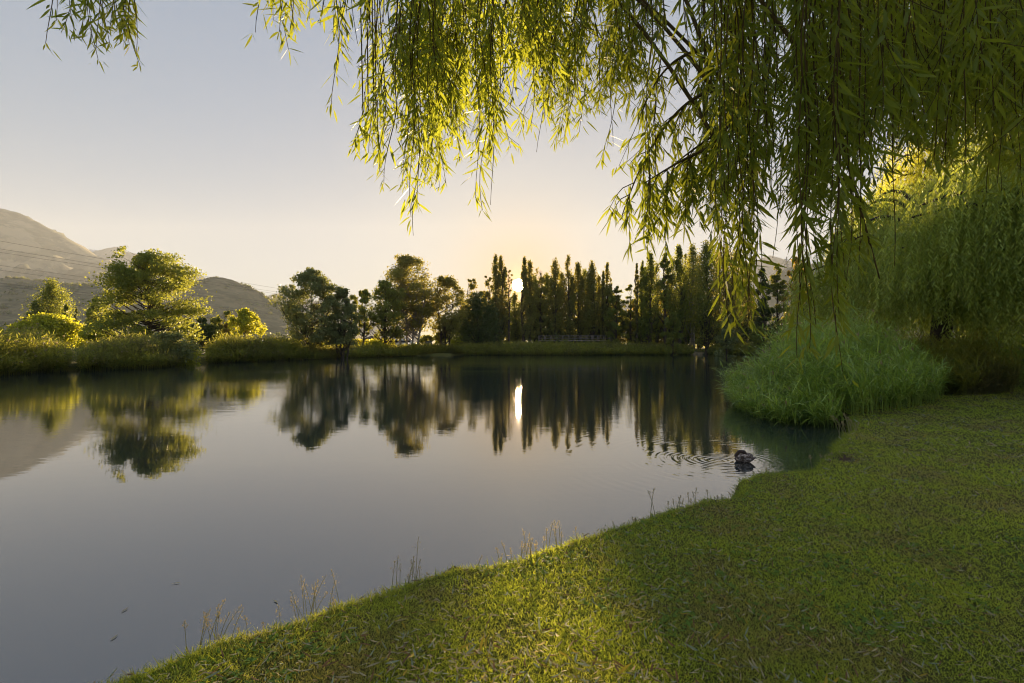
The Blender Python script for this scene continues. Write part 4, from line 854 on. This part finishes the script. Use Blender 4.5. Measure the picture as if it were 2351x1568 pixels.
for px, hp, ns, lb, sp in tufts:
    py = strand_y(px); gx_, gy_ = lawnpt(px, py); gy_ += .03; gx_ += .01; z = gz(gx_, gy_); dscale = gy_/F
    root = empty('grass_tuft', (gx_, gy_, z), lb, 'grass tuft', 'flowering grass tufts along the shore')
    mb = MB(); nb = ns*9; th = rng.random(nb)*6.283; D = norm(np.stack([np.cos(th)*.6, np.sin(th)*.6, rng.uniform(.6, 1.6, nb)], 1))
    mb.strips(rng.normal(0, .035, (nb, 3))*[1, 1, 0]+[0, 0, -.01], D, norm(np.cross(D, rdir(nb))), rng.uniform(.05, .16, nb)*min(1.6, hp*dscale/.25), .004*max(1, gy_/4), 3, (0, 0, -1), .3, 0, prof=[.8, 1, .7, .05]); mb.obj('leaf_tuft', F_grass, root)
    for k in range(ns):
        h_ = hp*dscale*rng.uniform(.7, 1.22); dx_ = rng.normal(0, .16)*sp*h_*1.6; dy_ = rng.normal(0, .1)*sp*h_
        b0 = np.array([rng.normal(0, .05*(1+gy_/5)), rng.normal(0, .03), -.01]); P = bez(b0, b0+[dx_*.25, dy_*.3, h_*.62], b0+[dx_, dy_, h_], 8)
        mb = MB(); mb.tube(P, np.linspace(.0024, .0011, 8)*max(1, gy_/3.2), 4); sk = mb.obj('flower_stalk', F_stalk, root)
        mb = MB(); m_ = 26; tt = rng.uniform(.70, 1.0, m_); B = np.stack([np.interp(tt, np.linspace(0, 1, 8), P[:, q_]) for q_ in range(3)], 1)
        th = rng.random(m_)*6.283; of = (1.02-tt)*.10*h_/.3*rng.random(m_); B = B+np.stack([np.cos(th)*of, np.sin(th)*of, of*.4], 1)
        mb.diamonds(B, norm(np.stack([np.cos(th)*.5, np.sin(th)*.5, np.ones(m_)], 1)), rdir(m_), .013*max(1, gy_/4), .0042*max(1, gy_/4)); mb.obj('seed_head', F_seed, sk)

# ------------------------------------------------------------------ fallen leaves
lm = []
for nm, c1, c2 in (('straw_leaf', (.48, .42, .25), (.34, .28, .15)), ('yellow_fallen_leaf', (.46, .35, .04), (.38, .27, .03)), ('brown_leaf', (.24, .14, .07), (.16, .09, .045)), ('grey_green_leaf', (.32, .36, .25), (.22, .27, .17))):
    lm.append(foliage(nm, c1, c2, c1, .2, .75, .12, k=1.0))
lab = ['dry straw coloured willow leaf lying on the lawn', 'yellow willow leaf lying on the lawn', 'curled brown willow leaf lying on the lawn', 'pale grey green willow leaf lying on the lawn']
protos = []
for k in range(16):
    mb = MB(); L = rng.uniform(.045, .088); D = np.array([[1., 0, .1]]); mb.strips(np.array([[-L/2, 0, .004]]), D, np.array([[0, 1., rng.uniform(-.4, .4)]]), L, L*rng.uniform(.13, .2), 6, norm(np.array([[0, rng.uniform(-1, 1), rng.uniform(.1, .9)]])), rng.uniform(.1, .5), 0, prof=[.08, .6, .95, 1, .8, .45, .03])
    protos.append(mb.mesh('fallen_leaf', lm[k % 4]))
lx_, ly_, ld_, lr_ = lawn_pts(30000, 2.2, 30, R(-50), R(52), .05)
kk = rng.random(len(lx_)) < (.55+.45*sstep(.3, .65, fbm(lx_*.9, ly_*.9, 3, 31)))
lx_, ly_, lr_ = lx_[kk], ly_[kk], lr_[kk]; lz_ = gh(lx_, ly_)
inside = (np.abs(lx_/ly_) < .99) & (lr_ > 2.45); order = np.argsort(np.where(inside, lr_, 99)+rng.uniform(0, 1.3, len(lr_)))
cw = [0, 0, 0, 1, 2, 2, 3, 3, 0, 1]
for i in order[:300]:
    c_ = cw[rng.integers(0, 10)]; me = protos[c_+4*rng.integers(0, 4)]
    ob = bpy.data.objects.new('fallen_leaf', me); C.objects.link(ob); ob.location = (lx_[i], ly_[i], lz_[i]+rng.uniform(.030, .046)); ob.rotation_euler = (rng.normal(0, .3), rng.normal(0, .25), rng.random()*6.283)
    tag(ob, lab[c_], 'leaf', 'fallen willow leaves on the lawn')
rest = order[300:]; mb = MB(); m_ = len(rest)
th = rng.random(m_)*6.283; D = norm(np.stack([np.cos(th), np.sin(th), rng.normal(.05, .25, m_)], 1)); Sd = norm(np.cross(D, np.array([0, 0, 1.]))+rng.normal(0, .3, (m_, 3)))
P = np.stack([lx_[rest], ly_[rest], lz_[rest]+rng.uniform(.032, .048, m_)], 1); sc_ = np.clip(lr_[rest]/6, .8, 1.8)
for k in range(4):
    q_ = (np.array(cw)[rng.integers(0, 10, m_)] == k) if k else np.ones(m_, bool)
    q_ = rng.random(m_) < (.55, .14, .2, .3)[k]
    mb.strips(P[q_], D[q_], Sd[q_], (.065*sc_*rng.uniform(.6, 1.2, m_))[q_], (.010*sc_)[q_], 3, (0, 0, -1), rng.uniform(-.3, .2, q_.sum()), k, prof=[.2, 1, .7, .05])
o = mb.obj('leaf_litter', lm); tag(o, 'small fallen willow leaves scattered over the lawn', 'leaves', kind='stuff')
# floating leaves
for px, py, k, lb in ((708, 2332/1.7423, 0, 'pale curled leaf floating below the middle of the lake'), (1107, 2405/1.7423, 0, 'straw coloured leaf floating near the broad grass tuft'), (463, 2550/1.7423, 0, 'long thin straw floating at the lower left'), (505, 2440/1.7423, 0, 'small pale leaf floating left of the tufts'), (873, 2462/1.7423, 0, 'tiny pale leaf floating beside the lowest left tuft')):
    px = px/1.7423; D_ = CAMZ*F/(py-788); mb = MB(); mb.strips(np.array([[-.03, 0, 0.]]), np.array([[1., 0, 0]]), np.array([[0, 1., 0]]), .06+.012*k, .012, 5, (0, 1, .1), .25, 0, prof=[.1, .8, 1, .9, .5, .04]); ob = bpy.data.objects.new('floating_leaf', mb.mesh('floating_leaf', lm[k])); C.objects.link(ob); ob.location = ((px-F)/F*D_, D_, .006); ob.rotation_euler = (0, 0, rng.random()*6); tag(ob, lb, 'leaf', 'leaves floating on the lake')

# ------------------------------------------------------------------ far bank objects
white = plain('white_paint', (.72, .73, .75), .3, (.65, .66, .69), 2); glass = plain('window_glass', (.02, .025, .03), .08); rubber = plain('tyre_rubber', (.02, .02, .02), .8); dgrey = plain('dark_trim', (.05, .05, .055), .5)
def vehicle(name, label, cat, x, y, rz, prof, wid, wins, wheels):
    r_ = empty(name, (x, y, gz(x, y)), label, cat, rz=rz); mb = MB(); mb.prism(prof, -wid/2, wid/2); bd = mb.obj('body', white, r_)
    bv = bd.modifiers.new('bevel', 'BEVEL'); bv.width = .06; bv.segments = 3
    for wn in wins:
        mb = MB()
        for sg in (-1, 1):
            q_ = [(a_, b_) for a_, b_ in wn]; mb.prism(q_, sg*wid/2-.012, sg*wid/2+.012)
        mb.obj('side_window', glass, r_)
    for wx in wheels:
        for sg in (-1, 1):
            mb = MB(); mb.tubes(np.array([[[wx, sg*(wid/2-.22), .33], [wx, sg*(wid/2+.01), .33]]]), .33, 20); w_ = mb.obj('wheel', rubber, r_, smooth=False)
            mb = MB(); mb.tubes(np.array([[[wx, sg*(wid/2), .33], [wx, sg*(wid/2+.02), .33]]]), .19, 16); mb.obj('rim', dgrey, w_)
    for sg in (-1, 1):
        mb = MB(); mb.box((prof[0][0]+.03, sg*(wid/2-.25), .75), (.08, .26, .16)); mb.obj('headlight', glass, r_)
    return r_
car_p = [(-2.1, .35), (-2.1, .85), (-1.2, .98), (-.45, 1.48), (1.0, 1.5), (1.75, 1.05), (2.1, .95), (2.1, .35)]
van_p = [(-2.9, .4), (-2.9, 1.05), (-2.3, 1.25), (-1.6, 2.2), (-1.2, 2.4), (2.9, 2.45), (3.0, .4)]
p_ = at(913, 790, 118); vehicle('parked_van', 'rounded white van parked in the sun beside the low limbed tree', 'van', p_[0]+.4, 118, R(180), [(a_*.85, b_*.82) for a_, b_ in van_p], 1.8, [[(-1.7, 1.15), (-1.3, 1.65), (-.3, 1.68), (-.3, 1.15)], [(.1, 1.15), (.1, 1.68), (1.6, 1.68), (1.6, 1.15)]], (-1.6, 1.5))
p_ = at(921, 790, 124); vehicle('delivery_van', 'long white box van parked behind the rounded white van', 'van', p_[0]+.6, 124, R(180), van_p, 2.0, [[(-2.0, 1.3), (-1.55, 1.9), (-.8, 1.9), (-.8, 1.3)]], (-2.0, 1.9))
p_ = at(592, 790, 74); vehicle('parked_car', 'white car half hidden by reeds under the bright green young tree', 'car', p_[0], 74, R(180), car_p, 1.75, [[(-.95, 1.0), (-.4, 1.38), (.2, 1.4), (.2, 1.0)], [(.3, 1.0), (.3, 1.4), (.95, 1.4), (1.4, 1.05)]], (-1.3, 1.3))
# cabinet
p_ = at(985, 798, 82); r_ = empty('utility_cabinet', (p_[0], 82, gz(p_[0], 82)), 'grey green utility cabinet on the bank right of the pale trunks', 'cabinet')
cm = plain('cabinet_paint', (.20, .22, .18), .6); mb = MB(); mb.box((0, 0, .7), (1.0, .5, 1.4)); mb.obj('body', cm, r_); mb = MB(); mb.box((0, 0, 1.43), (1.1, .6, .06)); mb.obj('roof', dgrey, r_); mb = MB(); mb.box((-.05, -.262, .7), (.8, .02, 1.15)); d_ = mb.obj('door', cm, r_); mb = MB(); mb.box((.25, -.285, .7), (.04, .03, .16)); mb.obj('handle', dgrey, d_)
# red notice board
p_ = at(407, 772, 90); z_ = gz(p_[0], 90); r_ = empty('notice_board', (p_[0], 90, z_), 'dark red notice board with white lettering right of the locust tree', 'sign')
red = plain('red_board', (.14, .035, .04), .6, (.12, .03, .035)); mb = MB(); mb.box((0, 0, 2.75), (1.5, .08, 1.5)); mb.obj('panel', red, r_)
for sg in (-1, 1): mb = MB(); mb.box((sg*.6, .08, 1.2), (.09, .07, 2.6)); mb.obj('post', dgrey, r_)
tcv = bpy.data.curves.new('lettering', 'FONT'); tcv.body = 'VALAIS'; tcv.size = .42; tcv.align_x = 'CENTER'; tcv.extrude = .006; tmp_ = bpy.data.objects.new('tmp', tcv); tme = bpy.data.meshes.new_from_object(tmp_); bpy.data.objects.remove(tmp_); tme.materials.clear(); tme.materials.append(white); to = bpy.data.objects.new('lettering', tme); C.objects.link(to); to.parent = r_; to.location = (.0, -.05, 3.08); to.rotation_euler = (R(90), 0, 0)
# small house
p_ = at(856, 790, 135); r_ = empty('house', (p_[0], 135, gz(p_[0], 135)), 'low house roof seen past the thin leaning tree', 'house')
wl = plain('house_wall', (.45, .41, .36), .8); rf = plain('roof_tile', (.16, .13, .12), .8); mb = MB(); mb.box((0, 0, 1.0), (4.0, 4, 2.0)); mb.obj('wall', wl, r_)
mb = MB(); mb.prism([(-2.4, 1.98), (0, 2.9), (2.4, 1.98)], -2.2, 2.2); mb.obj('roof', rf, r_); mb = MB(); mb.box((.6, -2.01, 1.2), (.9, .05, .9)); f_ = mb.obj('window', dgrey, r_); mb = MB(); mb.box((.6, -2.04, 1.2), (.75, .03, .75)); mb.obj('pane', glass, f_)
mb = MB(); mb.box((-.9, -2.01, .95), (.9, .05, 1.8)); mb.obj('door', dgrey, r_)
# footbridge
wd = plain('weathered_wood', (.40, .34, .30), .8, (.28, .24, .21), 3)
YB = 91; x0, x1 = (1236-F)/F*YB, (1402-F)/F*YB; zd = CAMZ+(788-781)/F*YB; r_ = empty('footbridge', ((x0+x1)/2, YB, gz((x0+x1)/2, YB)), 'wooden footbridge with pale railings above the reeds on the far shore', 'bridge')
zb = gz((x0+x1)/2, YB); hw = (x1-x0)/2; dz = zd-zb
mb = MB(); mb.box((0, 0, dz-.08), (2*hw, 1.6, .14)); mb.obj('deck', wd, r_)
mb = MB(); mb.box((0, -.6, dz-.32), (2*hw, .16, .32)); mb.box((0, .6, dz-.32), (2*hw, .16, .32)); mb.obj('beam', plain('dark_wood', (.06, .045, .035), .9), r_)
for sg in (-1, 1):
    for zz in (.36, .76): mb = MB(); mb.box((0, sg*.78, dz+zz), (2*hw, .05, .09)); mb.obj('rail', wd, r_)
    for k in range(13): mb = MB(); mb.box((-hw+.1+k*(2*hw-.2)/12, sg*.74, dz+.36), (.09, .09, .9)); mb.obj('post', wd, r_)
for k in (-.98, -.35, .35, .98): mb = MB(); mb.box((k*hw, 0, dz/2-.3), (.3, 1.3, dz+.3)); mb.obj('pier', wd, r_)
# vineyard rows
for k in range(12):
    Yv = 92+k*6; xa, xb = (560-F)/F*Yv, ((905 if Yv < 112 else 880)-F)/F*Yv; m_ = 5200; mb = MB()
    X_ = rng.uniform(xa, xb, m_); hz_ = rng.random(m_)**.7*1.45*(.85+.3*vnoise(X_*.8, X_*0, k)); P = np.stack([X_-(xa+xb)/2, rng.normal(0, .22, m_), .2+hz_], 1); D = rdir(m_)
    mb.diamonds(P, D, norm(np.cross(D, rdir(m_))), .30, .24)
    o = mb.obj('vine_row', F_vine, loc=((xa+xb)/2, Yv, gz((xa+xb)/2, Yv))); tag(o, 'sunlit row of vines, '+['nearest', 'second', 'third', 'fourth', 'fifth', 'sixth', 'seventh', 'eighth', 'ninth', 'tenth', 'eleventh', 'farthest'][k]+' row back from the left bank reeds', 'vines', 'vineyard rows behind the left bank')
# path along the left bank
pm = plain('path_sand', (.42, .33, .20), .9, (.34, .26, .15), 1.5); pts = [((x_-F)/F*D, D) for x_, D in ((-200, 36), (0, 38.5), (120, 39.5), (170, 39), (230, 43.5), (330, 47), (420, 51), (470, 53.5), (560, 58), (650, 64), (740, 70), (850, 80))]
pts = np.array(pts); fine = np.array([[np.interp(s_, range(len(pts)), pts[:, 0]), np.interp(s_, range(len(pts)), pts[:, 1])] for s_ in np.linspace(0, len(pts)-1, 140)])
tn = norm(np.gradient(fine, axis=0)); nn_ = np.stack([-tn[:, 1], tn[:, 0]], 1); L_ = [fine+nn_*w_ for w_ in (-1.1, -.4, .4, 1.1)]
V = np.stack([np.stack([q_[:, 0], q_[:, 1], gh(q_[:, 0], q_[:, 1])+.035], 1) for q_ in L_], 1).reshape(-1, 3); mb = MB(); mb.add(V, [[k*4+j_, k*4+j_+1, k*4+j_+5, k*4+j_+4] for k in range(139) for j_ in range(3)], 4); o = mb.obj('path', pm); tag(o, 'sandy path along the left bank', kind='structure')
# sandy bank
def patch(name, label, cx0, cy0, rx_, ry_, mat):
    n_ = 40; a_ = np.linspace(0, 6.2832, n_, endpoint=False); rr_ = 1+.25*(vnoise(np.cos(a_)*2+5, np.sin(a_)*2+5, 3)-.5)
    rings_ = [np.stack([cx0+np.cos(a_)*rx_*f_*rr_, cy0+np.sin(a_)*ry_*f_*rr_], 1) for f_ in (1, .66, .33, .02)]; XY = np.concatenate(rings_)
    mb = MB(); mb.add(np.stack([XY[:, 0], XY[:, 1], gh(XY[:, 0], XY[:, 1])+.03], 1), [[r2*n_+j_, r2*n_+(j_+1) % n_, (r2+1)*n_+(j_+1) % n_, (r2+1)*n_+j_] for r2 in range(3) for j_ in range(n_)], 4); o = mb.obj(name, mat); tag(o, label, kind='structure')
patch('ground', 'sandy bank below the white trunked poplar', (1605-F)/F*85, 85.5, 1.6, 2.5, pm)
# pylon and power lines
steel = plain('galvanised_steel', (.24, .25, .25), .5)
def pylon(label, x, y, z0_, H_, arms, scale=1.0, tk=.16):
    r_ = empty('pylon', (x, y, z0_), label, 'pylon'); mb = MB(); b_ = 3.6*scale; lv = 9
    hw_ = lambda f_: b_*(1-f_)**1.15+.35*scale
    for i in range(lv):
        f0, f1 = i/lv, (i+1)/lv; a0, a1 = hw_(f0), hw_(f1)
        cs = [(1, 1), (1, -1), (-1, -1), (-1, 1)]
        for k in range(4):
            c0_, c1_ = cs[k], cs[(k+1) % 4]
            mb.bar((c0_[0]*a0, c0_[1]*a0, f0*H_), (c0_[0]*a1, c0_[1]*a1, f1*H_), tk*1.5); mb.bar((c0_[0]*a0, c0_[1]*a0, f0*H_), (c1_[0]*a1, c1_[1]*a1, f1*H_), tk); mb.bar((c0_[0]*a1, c0_[1]*a1, f1*H_), (c1_[0]*a1, c1_[1]*a1, f1*H_), tk)
    mb.obj('tower', steel, r_)
    for hz2, w2 in arms:
        mb = MB(); hz2 -= z0_
        for sg in (-1, 1): mb.bar((0, 0, hz2+.9*scale), (sg*w2, 0, hz2), tk*1.3); mb.bar((0, 0, hz2-.4*scale), (sg*w2, 0, hz2), tk*1.3)
        mb.obj('cross_arm', steel, r_)
    return r_
YL, YR = 250, 600
lines = [(551, 664, 0), (569, 672, -1), (577, 676, 1), (607, 697, -1), (618, 701, 1), (648, 718, -1), (654, 722, 1)]
def lp(px, y, D): return at(px, y, D)
ends = []
for a_, b_, sd in lines:
    sl_ = (b_-a_)/674; ends.append((at(-250, a_-sl_*250, YL), at(960, b_+sl_*286, YR)))
cab = plain('cable', (.03, .03, .03), .5)
nmz = ['earth wire, highest of the power lines on the left', 'upper power line of the second pair below the earth wire', 'lower power line of the pair just below the earth wire', 'upper power line of the middle pair crossing the mountain foot', 'lower power line of the middle pair crossing the mountain foot', 'upper power line of the lowest pair crossing the terraced hill', 'lowest power line crossing the terraced hill']
for (a_, b_), lb in zip(ends, nmz):
    u = np.linspace(0, 1, 40)[:, None]; P = a_*(1-u)+b_*u; P[:, 2] -= 10*(u[:, 0]*(1-u[:, 0]))*.6
    P -= a_; mb = MB(); mb.tube(P, .075, 5); o = mb.obj('power_line', cab, loc=tuple(a_)); tag(o, lb, 'power line', 'power lines crossing the sky at left')
for E, lb in ((0, 'tall lattice pylon beyond the left edge holding the power lines'), (1, 'lattice pylon hidden behind the tallest broad tree, holding the power lines')):
    mz = [e[E] for e in ends]; x = mz[0][0]; y = mz[0][1]; H_ = mz[0][2]-gz(x, y)
    pylon(lb, x, y, gz(x, y), H_, [((mz[1][2]+mz[2][2])/2, 5), ((mz[3][2]+mz[4][2])/2, 6), ((mz[5][2]+mz[6][2])/2, 5)])
p_ = at(1806, 589, 1150); pylon('small distant lattice pylon on the hazy hill at right', p_[0], 1150, p_[2]-34, 34, [(p_[2]-6, 6), (p_[2]-12, 8), (p_[2]-18, 6)], 1.0, .3)
# ------------------------------------------------------------------ haze
hz, t, o = newmat('haze_air'); pv = N(t, 'ShaderNodeVolumePrincipled'); pv.inputs['Color'].default_value = (.86, .92, 1.0, 1)
pv.inputs['Density'].default_value = 1.3e-4; pv.inputs['Anisotropy'].default_value = .05; t.links.new(pv.outputs[0], o.inputs['Volume'])
mb = MB(); mb.box((0, 0, 475), (8400, 8400, 970)); o_ = mb.obj('haze', hz); tag(o_, 'thin golden haze in the valley air', kind='stuff')
# BOX spans z -10 .. 960
